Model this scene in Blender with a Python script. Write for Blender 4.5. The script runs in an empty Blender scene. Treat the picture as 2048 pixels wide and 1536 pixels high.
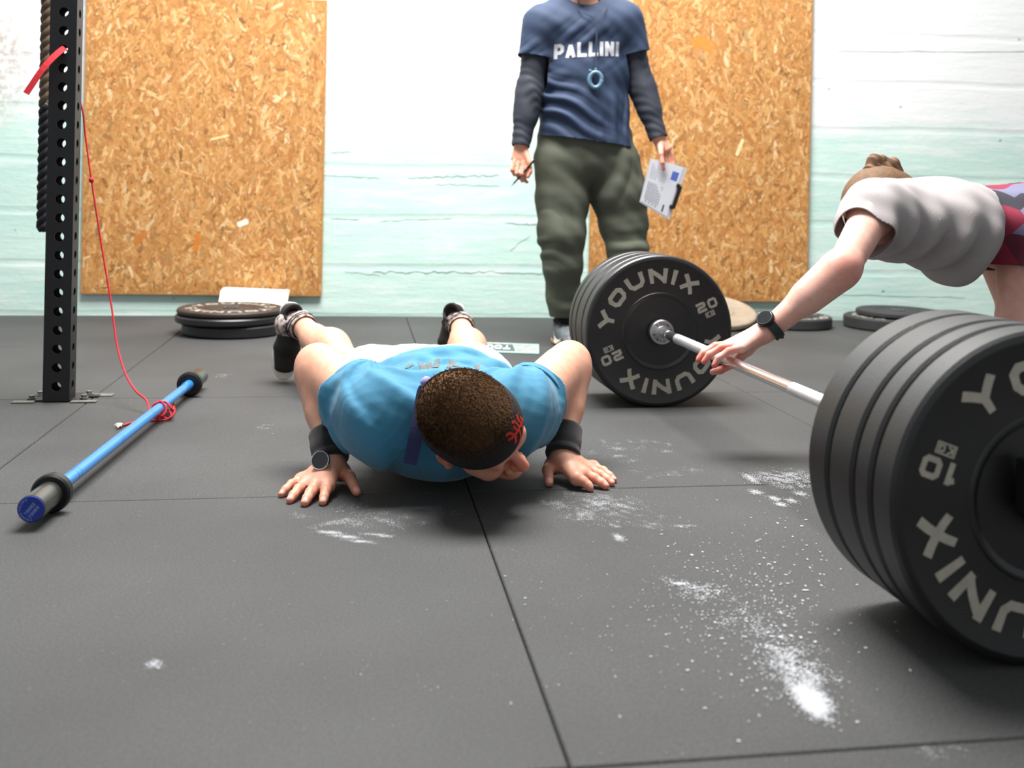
import bpy, bmesh, math, random
import numpy as np
from mathutils import Vector, Matrix
from mathutils.bvhtree import BVHTree

S = bpy.context.scene
COL = S.collection
random.seed(7)
rng = np.random.default_rng(11)
PI = math.pi

# ------------------------------------------------------------------ camera
F, H, YAW, ROLL, CX, CY = 1983.084, 0.61158, 0.150831, 0.0201686, 1024.0, 394.685
_fw = np.array([math.sin(YAW), math.cos(YAW), 0.0])
_r0 = np.array([math.cos(YAW), -math.sin(YAW), 0.0])
_u0 = np.array([0, 0, 1.0])
_r = math.cos(ROLL) * _r0 + math.sin(ROLL) * _u0
_u = -math.sin(ROLL) * _r0 + math.cos(ROLL) * _u0
EYE = np.array([0, 0, H])
cam_d = bpy.data.cameras.new('camera')
cam = bpy.data.objects.new('camera', cam_d)
COL.objects.link(cam)
cam_d.sensor_width = 36.0
cam_d.lens = F * 36.0 / 2048.0
cam_d.shift_y = (CY - 768.0) / 2048.0
cam_d.clip_start = 0.05
M = Matrix((tuple(_r) + (0,), tuple(_u) + (0,), tuple(-_fw) + (0,), (0, 0, 0, 1))).transposed()
M.translation = Vector(EYE)
cam.matrix_world = M
cam_d.dof.use_dof = True
cam_d.dof.focus_distance = 2.25
cam_d.dof.aperture_fstop = 3.7
S.camera = cam
# ------------------------------------------------------------------ light
w = bpy.data.worlds.new('world')
S.world = w
w.use_nodes = True
w.node_tree.nodes['Background'].inputs[0].default_value = (0.93, 0.97, 1.0, 1)
w.node_tree.nodes['Background'].inputs[1].default_value = 0.4


def area(name, loc, rot, sx, sy, power, col=(1, 1, 1)):
    d = bpy.data.lights.new(name, 'AREA')
    d.shape = 'RECTANGLE'; d.size = sx; d.size_y = sy; d.energy = power; d.color = col
    o = bpy.data.objects.new(name, d); COL.objects.link(o)
    o.location = loc; o.rotation_euler = rot
    return o


area('skylight_lamp', (0.25, 3.15, 4.3), (math.radians(0), 0, 0), 2.8, 1.6, 500, (1.0, 0.985, 0.96))
S.view_settings.view_transform = 'Standard'
S.view_settings.look = 'None'
S.view_settings.gamma = 1.0
S.view_settings.use_curve_mapping = False
S.view_settings.exposure = 0.25


def at(x, y, Y):
    """world point seen at photograph pixel (x, y) lying in the upright plane at distance Y"""
    d = _fw + _r * (x - CX) / F - _u * (y - CY) / F
    return EYE + d * (Y / d[1])


def fl(x, y, z=0.0):
    """world point at photograph pixel (x, y) at height z"""
    d = _fw + _r * (x - CX) / F - _u * (y - CY) / F
    return EYE + d * ((z - H) / d[2])


# ------------------------------------------------------------------ helpers
def tag(o, label=None, cat=None, group=None, kind=None):
    if label: o['label'] = label
    if cat: o['category'] = cat
    if group: o['group'] = group
    if kind: o['kind'] = kind
    return o


def empty(name, loc, label=None, cat=None, group=None, rz=0.0):
    o = bpy.data.objects.new(name, None)
    o.empty_display_size = 0.05
    COL.objects.link(o)
    o.location = tuple(loc); o.rotation_euler = (0, 0, rz)
    return tag(o, label, cat, group)


def wmat(o):
    m = Matrix.LocRotScale(o.location, o.rotation_euler, o.scale)
    return m if o.parent is None else wmat(o.parent) @ o.matrix_parent_inverse @ m


def link(name, me, mat, parent=None, smooth=False, world=True):
    o = bpy.data.objects.new(name, me)
    COL.objects.link(o)
    if mat is not None and not me.materials:
        for m_ in (mat if isinstance(mat, (list, tuple)) else [mat]):
            me.materials.append(m_)
    if smooth:
        me.shade_smooth()
    if parent is not None:
        o.parent = parent
        if world:
            # geometry given in world space: undo the parent's placement
            o.matrix_parent_inverse = wmat(parent).inverted()
    return o


def mesh(name, verts, faces):
    me = bpy.data.meshes.new(name)
    me.from_pydata([tuple(map(float, v)) for v in verts], [], [tuple(map(int, f)) for f in faces])
    me.update()
    return me


def npmesh(name, V, Q):
    """fast mesh from arrays; Q is (n,3) or (n,4)"""
    me = bpy.data.meshes.new(name)
    V = np.asarray(V, np.float32); Q = np.asarray(Q, np.int32)
    me.vertices.add(len(V)); me.vertices.foreach_set('co', V.ravel())
    k = Q.shape[1]
    me.loops.add(len(Q) * k); me.loops.foreach_set('vertex_index', Q.ravel())
    me.polygons.add(len(Q))
    me.polygons.foreach_set('loop_start', np.arange(0, len(Q) * k, k, dtype=np.int32))
    me.update(calc_edges=True)
    return me


def bm_mesh(name, bm):
    me = bpy.data.meshes.new(name)
    bm.normal_update(); bm.to_mesh(me); bm.free()
    return me


def frame(axis):
    a = np.array(axis, float); a /= np.linalg.norm(a)
    t = np.array([0, 0, 1.0]) if abs(a[2]) < 0.9 else np.array([1.0, 0, 0])
    e1 = np.cross(t, a); e1 /= np.linalg.norm(e1)
    return e1, np.cross(a, e1), a


def lathe(name, prof, o, axis, n=48, close=True):
    """prof = [(distance along axis, radius)...] revolved about the axis through o"""
    e1, e2, a = frame(axis); o = np.array(o, float)
    V = []; Fc = []
    for (t, r) in prof:
        for k in range(n):
            th = 2 * PI * k / n
            V.append(o + a * t + r * (math.cos(th) * e1 + math.sin(th) * e2))
    m = len(prof)
    for i in range(m - 1):
        for k in range(n):
            k2 = (k + 1) % n
            Fc.append((i * n + k, i * n + k2, (i + 1) * n + k2, (i + 1) * n + k))
    if close:
        Fc.append(tuple(range(n))[::-1]); Fc.append(tuple((m - 1) * n + k for k in range(n)))
    return mesh(name, V, Fc)


def sharp(me, deg=35):
    me.shade_smooth()
    try:
        me.set_sharp_from_angle(angle=math.radians(deg))
    except Exception:
        pass
    return me


def box(name, lo, hi, bev=0.0, seg=2):
    bm = bmesh.new()
    bmesh.ops.create_cube(bm, size=1)
    lo = np.array(lo, float); hi = np.array(hi, float)
    for v in bm.verts:
        v.co = Vector((lo + hi) / 2 + np.array(v.co) * (hi - lo))
    if bev:
        bmesh.ops.bevel(bm, geom=bm.edges[:], offset=bev, segments=seg, affect='EDGES', profile=0.5)
    return bm_mesh(name, bm)


def tube(name, pts, r, n=10, res=6, taper=None, closed=False):
    """round tube along a smooth Catmull-Rom path"""
    P = catmull(pts, res)
    V = []; Fc = []
    prev = None
    for i, p in enumerate(P):
        t = P[min(i + 1, len(P) - 1)] - P[max(i - 1, 0)]
        t = t / (np.linalg.norm(t) + 1e-12)
        if prev is None:
            e1, e2, _ = frame(t)
        else:
            e1 = prev - t * np.dot(prev, t); e1 /= np.linalg.norm(e1) + 1e-12
            e2 = np.cross(t, e1)
        prev = e1
        rr = r if taper is None else r * np.interp(i / (len(P) - 1), taper[0], taper[1])
        for k in range(n):
            th = 2 * PI * k / n
            V.append(p + rr * (math.cos(th) * e1 + math.sin(th) * e2))
    for i in range(len(P) - 1):
        for k in range(n):
            k2 = (k + 1) % n
            Fc.append((i * n + k, i * n + k2, (i + 1) * n + k2, (i + 1) * n + k))
    Fc.append(tuple(range(n))[::-1]); Fc.append(tuple((len(P) - 1) * n + k for k in range(n)))
    return mesh(name, V, Fc)


def catmull(pts, res=6):
    P = [np.array(p, float) for p in pts]
    if len(P) < 3 or res <= 1:
        return P
    P = [2 * P[0] - P[1]] + P + [2 * P[-1] - P[-2]]
    out = []
    for i in range(1, len(P) - 2):
        for k in range(res):
            t = k / res
            p0, p1, p2, p3 = P[i - 1], P[i], P[i + 1], P[i + 2]
            out.append(0.5 * ((2 * p1) + (-p0 + p2) * t + (2 * p0 - 5 * p1 + 4 * p2 - p3) * t * t
                              + (-p0 + 3 * p1 - 3 * p2 + p3) * t ** 3))
    out.append(P[-2])
    return out


def ribbon(name, pts, wvec, width, thick=0.002, res=6):
    """flat strap along a path; wvec = direction(s) of its width"""
    P = catmull(pts, res); V = []; Fc = []
    wv = np.array(wvec, float); wv /= np.linalg.norm(wv)
    for i, p in enumerate(P):
        t = P[min(i + 1, len(P) - 1)] - P[max(i - 1, 0)]; t /= np.linalg.norm(t) + 1e-12
        x = wv - t * np.dot(wv, t); x /= np.linalg.norm(x) + 1e-12
        nn = np.cross(t, x)
        for sx, sn in ((-1, -1), (1, -1), (1, 1), (-1, 1)):
            V.append(p + x * sx * width / 2 + nn * sn * thick / 2)
    for i in range(len(P) - 1):
        for k in range(4):
            k2 = (k + 1) % 4
            Fc.append((i * 4 + k, i * 4 + k2, i * 4 + 4 + k2, i * 4 + 4 + k))
    Fc.append((3, 2, 1, 0)); L_ = len(P) * 4 - 4; Fc.append((L_, L_ + 1, L_ + 2, L_ + 3))
    return mesh(name, V, Fc)


# ------------------------------------------------------------------ materials
def mat(name, col, rough=0.6, metal=0.0, bump=0.0, bscale=200.0, var=0.0, vscale=30.0, col2=None, coord='Object',
        sss=0.0, stretch=(1, 1, 1), spec=0.5, attr=None, coat=0.0, sheen=0.0, detail=4.0):
    m = bpy.data.materials.new(name); m.use_nodes = True
    nt = m.node_tree; N = nt.nodes; Lk = nt.links
    b = N['Principled BSDF']
    b.inputs['Base Color'].default_value = (*col, 1)
    b.inputs['Roughness'].default_value = rough
    b.inputs['Metallic'].default_value = metal
    b.inputs['Specular IOR Level'].default_value = spec
    if coat: b.inputs['Coat Weight'].default_value = coat
    if sheen: b.inputs['Sheen Weight'].default_value = sheen
    if sss:
        b.inputs['Subsurface Weight'].default_value = sss
        b.inputs['Subsurface Radius'].default_value = (0.012, 0.005, 0.003)
        b.inputs['Subsurface Scale'].default_value = 1.0
    vec = None
    if bump or var:
        if coord == 'World':
            g = N.new('ShaderNodeNewGeometry'); src = g.outputs['Position']
        else:
            g = N.new('ShaderNodeTexCoord'); src = g.outputs['Object']
        mp = N.new('ShaderNodeMapping'); mp.inputs['Scale'].default_value = stretch
        Lk.new(src, mp.inputs['Vector']); vec = mp.outputs['Vector']
    csock = None
    if attr:
        a = N.new('ShaderNodeAttribute'); a.attribute_name = attr; csock = a.outputs['Color']
    if var:
        n = N.new('ShaderNodeTexNoise'); n.inputs['Scale'].default_value = vscale; n.inputs['Detail'].default_value = detail
        Lk.new(vec, n.inputs['Vector'])
        rp = N.new('ShaderNodeMapRange'); rp.inputs[1].default_value = 0.3; rp.inputs[2].default_value = 0.7
        Lk.new(n.outputs['Fac'], rp.inputs[0])
        mx = N.new('ShaderNodeMix'); mx.data_type = 'RGBA'
        Lk.new(rp.outputs[0], mx.inputs['Factor'])
        if csock is not None:
            Lk.new(csock, mx.inputs['A'])
            hs = N.new('ShaderNodeMix'); hs.data_type = 'RGBA'; hs.blend_type = 'MULTIPLY'
            hs.inputs['Factor'].default_value = 1.0
            Lk.new(csock, hs.inputs['A']); c2 = col2 or (1 - var,) * 3
            hs.inputs['B'].default_value = (*c2, 1)
            Lk.new(hs.outputs['Result'], mx.inputs['B'])
        else:
            c2 = col2 or tuple(c * (1 - var) for c in col)
            mx.inputs['A'].default_value = (*col, 1); mx.inputs['B'].default_value = (*c2, 1)
        csock = mx.outputs['Result']
    if csock is not None:
        Lk.new(csock, b.inputs['Base Color'])
    if bump:
        n2 = N.new('ShaderNodeTexNoise'); n2.inputs['Scale'].default_value = bscale; n2.inputs['Detail'].default_value = 3.0
        Lk.new(vec, n2.inputs['Vector'])
        bp = N.new('ShaderNodeBump'); bp.inputs['Strength'].default_value = bump; bp.inputs['Distance'].default_value = 0.002
        Lk.new(n2.outputs['Fac'], bp.inputs['Height']); Lk.new(bp.outputs[0], b.inputs['Normal'])
    return m


def lin(r, g, b):
    f = lambda c: (c / 255 / 12.92) if c / 255 <= 0.04045 else ((c / 255 + 0.055) / 1.055) ** 2.4
    return (f(r), f(g), f(b))


RUB = mat('plate_rubber', lin(21, 20, 22), rough=0.42, spec=.7, bump=0.2, bscale=350, var=0.25, vscale=25)
RUBTOP = mat('plate_rubber_brown', lin(58, 46, 40), rough=0.55, bump=0.25, bscale=350, var=0.3, vscale=20)
PRINT = mat('plate_print', lin(186, 180, 166), rough=0.7, var=0.2, vscale=60)
STEEL = mat('chrome_steel', (0.78, 0.78, 0.8), rough=0.24, metal=1.0)
STEELD = mat('satin_steel', (0.55, 0.55, 0.56), rough=0.38, metal=1.0, bump=0.1, bscale=500)
KNURL = mat('knurled_steel', (0.72, 0.72, 0.74), rough=0.42, metal=1.0, bump=0.6, bscale=1200)
BLACKP = mat('black_powder_coat', lin(24, 24, 27), rough=0.48, bump=0.15, bscale=600, var=0.2, vscale=12)
BLUEB = mat('blue_bar_coat', lin(58, 138, 214), rough=0.3, metal=0.25, coat=0.3)
BLUEC = mat('blue_cap', lin(24, 52, 150), rough=0.45)
BLUET = mat('blue_cap_print', lin(128, 150, 210), rough=0.6)
SLEEVE = mat('black_oxide_sleeve', lin(112, 114, 108), rough=0.3, metal=0.85, var=0.4, vscale=15)
FLANGE = mat('black_flange', lin(18, 18, 20), rough=0.4)
RED = mat('red_cord', lin(214, 26, 44), rough=0.7, bump=0.4, bscale=900)
FRAY = mat('frayed_cord', lin(196, 184, 168), rough=0.9)
ROPE = mat('manila_rope', lin(124, 104, 86), rough=0.95, bump=0.8, bscale=260, var=0.35, vscale=60)
TAPE = mat('black_tape', lin(26, 26, 32), rough=0.6, bump=0.2, bscale=120)
WHITEB = mat('white_board', lin(244, 240, 232), rough=0.5)
CARD = mat('board_edge', lin(214, 196, 160), rough=0.8)
BLACKF = mat('black_terry', lin(22, 20, 22), rough=0.95, bump=0.9, bscale=700, sheen=0.3)
BLACKS = mat('black_plastic', lin(22, 23, 25), rough=0.35)
# ------------------------------------------------------------------ block lettering (own stroke font)
def _rr(w, h, c, i):
    return [(i + c, i), (w - i - c, i), (w - i, i + c), (w - i, h - i - c), (w - i - c, h - i), (i + c, h - i), (i, h - i - c), (i, i + c)]


def glyph(ch, w, t):
    """strokes (centre lines, closed?) in a box w wide and 1 high, stroke t thick"""
    i = t / 2; r = w - i; T = 1 - i; m = 0.5
    G = {
        'Y': [([(i * .9, 1), (w / 2, .47)], 0), ([(w - i * .9, 1), (w / 2, .47)], 0), ([(w / 2, .53), (w / 2, 0)], 0)],
        'O': [(_rr(w, 1, .17, i), 1)], '0': [(_rr(w, 1, .13, i), 1)], 'D': [([(i, i), (r - .2, i), (r, i + .2), (r, T - .2), (r - .2, T), (i, T)], 1)],
        'U': [([(i, 1), (i, i + .2), (i + .2, i), (r - .2, i), (r, i + .2), (r, 1)], 0)],
        'N': [([(i, 0), (i, 1)], 0), ([(i, T), (r, i)], 0), ([(r, 0), (r, 1)], 0)],
        'I': [([(w / 2, 0), (w / 2, 1)], 0)],
        'X': [([(i, 0), (r, 1)], 0), ([(i, 1), (r, 0)], 0)],
        '2': [([(0, T), (r - .1, T), (r, T - .1), (r, m + .1), (r - .1, m), (i + .1, m), (i, m - .1), (i, i), (w, i)], 0)],
        '1': [([(i * .5, .72), (w * .6, T)], 0), ([(w * .6, 1), (w * .6, 0)], 0)],
        'K': [([(i, 0), (i, 1)], 0), ([(i, .42), (r, 1)], 0), ([(i + .1, .5), (r, 0)], 0)],
        'G': [([(w, T), (i + .12, T), (i, T - .12), (i, i + .12), (i + .12, i), (r, i), (r, m), (w * .55, m)], 0)],
        'P': [([(i, 0), (i, T), (r - .12, T), (r, T - .12), (r, m), (r - .12, m - .1), (i, m - .1)], 0)],
        'A': [([(i * .8, 0), (w / 2, T)], 0), ([(w - i * .8, 0), (w / 2, T)], 0), ([(w * .25, .27), (w * .75, .27)], 0)],
        'L': [([(i, 1), (i, i), (w, i)], 0)],
        'T': [([(0, T), (w, T)], 0), ([(w / 2, T), (w / 2, 0)], 0)],
        'R': [([(i, 0), (i, T), (r - .12, T), (r, T - .12), (r, m + .05), (r - .12, m - .05), (i, m - .05)], 0), ([(w * .5, m), (r, 0)], 0)],
        'S': [([(w, T), (i + .1, T), (i, T - .1), (i, m + .1), (i + .1, m), (r - .1, m), (r, m - .1), (r, i + .1), (r - .1, i), (0, i)], 0)],
        'W': [([(i * .7, 1), (w * .28, i)], 0), ([(w * .28, i), (w / 2, .85)], 0), ([(w / 2, .85), (w * .72, i)], 0), ([(w * .72, i), (w - i * .7, 1)], 0)],
        'E': [([(w, T), (i, T), (i, i), (w, i)], 0), ([(i, m), (w * .85, m)], 0)],
        'M': [([(i, 0), (i, T), (w / 2, .3), (r, T), (r, 0)], 0)],
    }
    return G[ch]


def stroke_quads(pts, t, closed):
    P = [np.array(p, float) for p in pts]; n = len(P); L_ = []; R_ = []
    for k in range(n):
        if closed: a, b = P[k] - P[k - 1], P[(k + 1) % n] - P[k]
        else:
            a = P[k] - P[max(k - 1, 0)]; b = P[min(k + 1, n - 1)] - P[k]
            if k == 0: a = b
            if k == n - 1: b = a
        a = a / np.linalg.norm(a); b = b / np.linalg.norm(b)
        na = np.array([-a[1], a[0]]); nb = np.array([-b[1], b[0]])
        mth = na + nb; mth = mth / (np.dot(mth, na) + 1e-9)
        L_.append(P[k] + mth * t / 2); R_.append(P[k] - mth * t / 2)
    out = []
    for k in range(n if closed else n - 1):
        k2 = (k + 1) % n
        out.append((R_[k], R_[k2], L_[k2], L_[k]))
    return out


def text_quads(s, h, wfac, tfac, gap):
    """quads of a line of text of height h, starting at u = 0; returns (quads, total width)"""
    u = 0.0; Q = []
    for ch in s:
        if ch == ' ':
            u += wfac * h * .6; continue
        wd = {'I': tfac, '1': wfac * .62, 'W': wfac * 1.35, 'M': wfac * 1.2}.get(ch, wfac)
        for pts, cl in glyph(ch, wd, tfac):
            for q in stroke_quads(pts, tfac, cl):
                Q.append([np.array([u + p[0] * h, p[1] * h]) for p in q])
        u += (wd + gap) * h
    return Q, u - gap * h


def map_quads(Q, fn, nu=3, nv=2, lift=None):
    V = []; Fc = []
    for iq, q in enumerate(Q):
        b = len(V)
        a0, a1, a2, a3 = q
        for j in range(nv + 1):
            for i in range(nu + 1):
                s, t = i / nu, j / nv
                p = np.array(fn((1 - t) * ((1 - s) * a0 + s * a1) + t * ((1 - s) * a3 + s * a2)), float)
                V.append(p if lift is None else p + np.array(lift) * (iq % 9))   # print laid stroke over stroke
        for j in range(nv):
            for i in range(nu):
                k = b + j * (nu + 1) + i
                Fc.append((k, k + 1, k + nu + 2, k + nu + 1))
    return V, Fc


# ------------------------------------------------------------------ setting
def floor_mat():
    m = mat('rubber_floor', lin(70, 70, 70), rough=0.72, bump=0.6, bscale=420, var=0.5, vscale=260, coord='World', detail=2.0)
    nt = m.node_tree; N = nt.nodes; Lk = nt.links
    b = N['Principled BSDF']
    g = N.new('ShaderNodeNewGeometry')
    # pale granule flecks and broad scuffing
    vo = N.new('ShaderNodeTexVoronoi'); vo.inputs['Scale'].default_value = 95
    Lk.new(g.outputs['Position'], vo.inputs['Vector'])
    th = N.new('ShaderNodeMapRange'); th.inputs[1].default_value = 0.08; th.inputs[2].default_value = 0.05
    th.inputs[3].default_value = 0; th.inputs[4].default_value = 1
    Lk.new(vo.outputs['Distance'], th.inputs[0])
    sel = N.new('ShaderNodeSeparateColor'); Lk.new(vo.outputs['Color'], sel.inputs[0])
    gt = N.new('ShaderNodeMath'); gt.operation = 'GREATER_THAN'; gt.inputs[1].default_value = 0.965
    Lk.new(sel.outputs[0], gt.inputs[0])
    mu = N.new('ShaderNodeMath'); mu.operation = 'MULTIPLY'
    Lk.new(th.outputs[0], mu.inputs[0]); Lk.new(gt.outputs[0], mu.inputs[1])
    n = N.new('ShaderNodeTexNoise'); n.inputs['Scale'].default_value = 1.7; n.inputs['Detail'].default_value = 7
    Lk.new(g.outputs['Position'], n.inputs['Vector'])
    rp = N.new('ShaderNodeMapRange'); rp.inputs[1].default_value = 0.35; rp.inputs[2].default_value = 0.7
    rp.inputs[3].default_value = 0.78; rp.inputs[4].default_value = 1.22
    Lk.new(n.outputs['Fac'], rp.inputs[0])
    src = b.inputs['Base Color'].links[0].from_socket
    mx = N.new('ShaderNodeMix'); mx.data_type = 'RGBA'; mx.blend_type = 'MULTIPLY'; mx.inputs['Factor'].default_value = 1
    Lk.new(src, mx.inputs['A']); Lk.new(rp.outputs[0], mx.inputs['B'])
    m2 = N.new('ShaderNodeMix'); m2.data_type = 'RGBA'
    Lk.new(mu.outputs[0], m2.inputs['Factor']); Lk.new(mx.outputs['Result'], m2.inputs['A'])
    m2.inputs['B'].default_value = (*lin(150, 150, 146), 1)
    Lk.new(m2.outputs['Result'], b.inputs['Base Color'])
    return m


FLOORM = floor_mat()
SUB = mat('subfloor', lin(20, 20, 20), rough=0.95)
X0, Y0 = 0.2343, 1.0417
fo = link('floor', box('floor', (X0 - 5, Y0 - 3, -0.08), (X0 + 6, Y0 + 4.6, -0.02)), SUB)
tag(fo, kind='structure')
mat_me = box('rubber_mat', (0.0012, 0.0012, -0.02), (0.9988, 0.9988, 0.0), bev=0.0022, seg=1)
for ix in range(-4, 5):
    for iy in range(-2, 4):
        o = link('rubber_mat', mat_me, FLOORM, fo, world=False)
        o.location = (X0 + ix, Y0 + iy, random.uniform(-0.0006, 0))


WSL = -0.0562


def wy(X):
    return 5.042 + WSL * X


def wall_mat():
    m = bpy.data.materials.new('painted_concrete'); m.use_nodes = True
    nt = m.node_tree; N = nt.nodes; Lk = nt.links; b = N['Principled BSDF']
    b.inputs['Roughness'].default_value = 0.6
    g = N.new('ShaderNodeNewGeometry'); sp = N.new('ShaderNodeSeparateXYZ'); Lk.new(g.outputs['Position'], sp.inputs[0])

    def noise(scale, st, det=5, rgh=0.6):
        mp = N.new('ShaderNodeMapping'); mp.inputs['Scale'].default_value = st
        Lk.new(g.outputs['Position'], mp.inputs[0])
        n = N.new('ShaderNodeTexNoise'); n.inputs['Scale'].default_value = scale; n.inputs['Detail'].default_value = det
        n.inputs['Roughness'].default_value = rgh
        Lk.new(mp.outputs[0], n.inputs['Vector']); return n.outputs['Fac']

    def math_(op, a, b_, c=None):
        x = N.new('ShaderNodeMath'); x.operation = op
        for k, v in enumerate((a, b_, c)):
            if v is None: continue
            if isinstance(v, (int, float)): x.inputs[k].default_value = v
            else: Lk.new(v, x.inputs[k])
        return x.outputs[0]

    def rng_(v, a, b_, c=0., d=1.):
        x = N.new('ShaderNodeMapRange')
        for k, q in zip((1, 2, 3, 4), (a, b_, c, d)): x.inputs[k].default_value = q
        Lk.new(v, x.inputs[0]); return x.outputs[0]

    def mixc(fac, a, b_):
        x = N.new('ShaderNodeMix'); x.data_type = 'RGBA'
        if isinstance(fac, (int, float)): x.inputs['Factor'].default_value = fac
        else: Lk.new(fac, x.inputs['Factor'])
        for k, v in (('A', a), ('B', b_)):
            if isinstance(v, tuple): x.inputs[k].default_value = (*v, 1)
            else: Lk.new(v, x.inputs[k])
        return x.outputs['Result']

    mint, mint2, white = lin(205, 229, 220), lin(189, 220, 211), lin(236, 236, 236)
    n1 = noise(1.4, (1, 1, 3.5)); n2 = noise(6, (0.6, 1, 4)); n3 = noise(40, (1, 1, 1), 6, .7)
    base = mixc(rng_(n1, .35, .65), mint, mint2)
    # white upper coat, brushed over the mint with a ragged edge
    zz = math_('ADD', sp.outputs['Z'], math_('MULTIPLY', math_('SUBTRACT', n2, .5), .5))
    base = mixc(rng_(zz, .86, 1.12, 0, .92), base, white)
    base = mixc(rng_(n2, .52, .74, 0, .6), base, white)
    # brown damp stain on the far left
    dx = math_('MULTIPLY', math_('ADD', sp.outputs['X'], 1.85), 2.2)
    dz = math_('MULTIPLY', math_('SUBTRACT', sp.outputs['Z'], 1.25), 1.7)
    rr = math_('ADD', math_('MULTIPLY', dx, dx), math_('MULTIPLY', dz, dz))
    st = math_('MULTIPLY', rng_(rr, .5, 0), rng_(n3, .42, .62))
    base = mixc(math_('MULTIPLY', st, .75), base, lin(150, 122, 96))
    # chips and pits
    vo = N.new('ShaderNodeTexVoronoi'); vo.inputs['Scale'].default_value = 9
    Lk.new(g.outputs['Position'], vo.inputs['Vector'])
    chip = math_('MULTIPLY', rng_(math_('ADD', vo.outputs['Distance'], math_('MULTIPLY', n3, .12)), .14, .105), rng_(n1, .52, .6))
    base = mixc(math_('MULTIPLY', chip, .7), base, lin(120, 134, 130))
    Lk.new(base, b.inputs['Base Color'])
    # board-marked relief
    wv = N.new('ShaderNodeTexWave'); wv.wave_type = 'BANDS'; wv.bands_direction = 'Z'; wv.inputs['Scale'].default_value = 1.25
    wv.inputs['Distortion'].default_value = .6; wv.inputs['Detail'].default_value = 2
    Lk.new(g.outputs['Position'], wv.inputs['Vector'])
    hgt = math_('ADD', math_('MULTIPLY', rng_(wv.outputs['Fac'], 0, .06), .5), math_('MULTIPLY', math_('ADD', n2, math_('MULTIPLY', n3, .5)), .8))
    hgt = math_('SUBTRACT', hgt, chip)
    bp = N.new('ShaderNodeBump'); bp.inputs['Strength'].default_value = .55; bp.inputs['Distance'].default_value = .006
    Lk.new(hgt, bp.inputs['Height']); Lk.new(bp.outputs[0], b.inputs['Normal'])
    return m


WALLM = wall_mat()
xa, xb = -5.0, 6.5
wall = link('wall_back', mesh('wall_back', [(xa, wy(xa), -.08), (xb, wy(xb), -.08), (xb, wy(xb) + .2, -.08), (xa, wy(xa) + .2, -.08),
                                         (xa, wy(xa), 3.6), (xb, wy(xb), 3.6), (xb, wy(xb) + .2, 3.6), (xa, wy(xa) + .2, 3.6)],
                         [(0, 1, 5, 4), (1, 2, 6, 5), (2, 3, 7, 6), (3, 0, 4, 7), (4, 5, 6, 7), (3, 2, 1, 0)]), WALLM)
tag(wall, kind='structure')
CRACKM = mat('crack_dark', lin(112, 128, 124), rough=0.95)


def crack(p0, p1, n, wob, wid, seed):
    r = random.Random(seed); V = []; Fc = []
    for k in range(n + 1):
        t = k / n
        x = p0[0] + (p1[0] - p0[0]) * t; z = p0[1] + (p1[1] - p0[1]) * t + r.uniform(-wob, wob)
        hw = wid * r.uniform(.25, 1) * (1 if 0 < k < n else .2)
        for s in (-1, 1):
            V.append((x, wy(x) - .0012, z + s * hw / 2))
        for s in (-1, 1):
            V.append((x, wy(x) + .001, z + s * hw / 2))
    for k in range(n):
        a = 4 * k
        Fc += [(a, a + 4, a + 5, a + 1), (a, a + 2, a + 6, a + 4), (a + 1, a + 5, a + 7, a + 3)]
    link('crack', mesh('crack', V, Fc), CRACKM, wall)


for i, (xA, yA, xB, yB, n, wob, wd) in enumerate([
        (815, 357, 1000, 350, 26, .006, .004), (640, 350, 760, 356, 12, .003, .003), (660, 438, 720, 440, 8, .001, .004), (760, 442, 905, 438, 14, .003, .003),
        (690, 545, 760, 552, 10, .003, .002), (745, 546, 990, 544, 30, .007, .0045), (990, 545, 1090, 548, 14, .003, .004), (1010, 446, 1075, 449, 9, .004, .005), (1020, 500, 1060, 470, 8, .005, .003),
        (870, 368, 1000, 372, 14, .004, .002), (660, 305, 700, 303, 8, .002, .003), (1650, 108, 2040, 112, 20, .002, .003), (1650, 585, 1900, 590, 16, .003, .002)]):
    a, b = at(xA, yA, 5.0), at(xB, yB, 5.0)
    crack((a[0], a[2]), (b[0], b[2]), n, wob, wd, i)

# ------------------------------------------------------------------ OSB sheets: every strand is a chip of its own
OSBB = mat('osb_base', lin(186, 132, 72), rough=0.75, var=0.25, vscale=40)
OSBS = mat('osb_strand', (1, 1, 1), rough=0.62, attr='Col', var=0.2, vscale=160, col2=(.8, .74, .66), stretch=(1, 1, .35), bump=.3, bscale=500)


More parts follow.
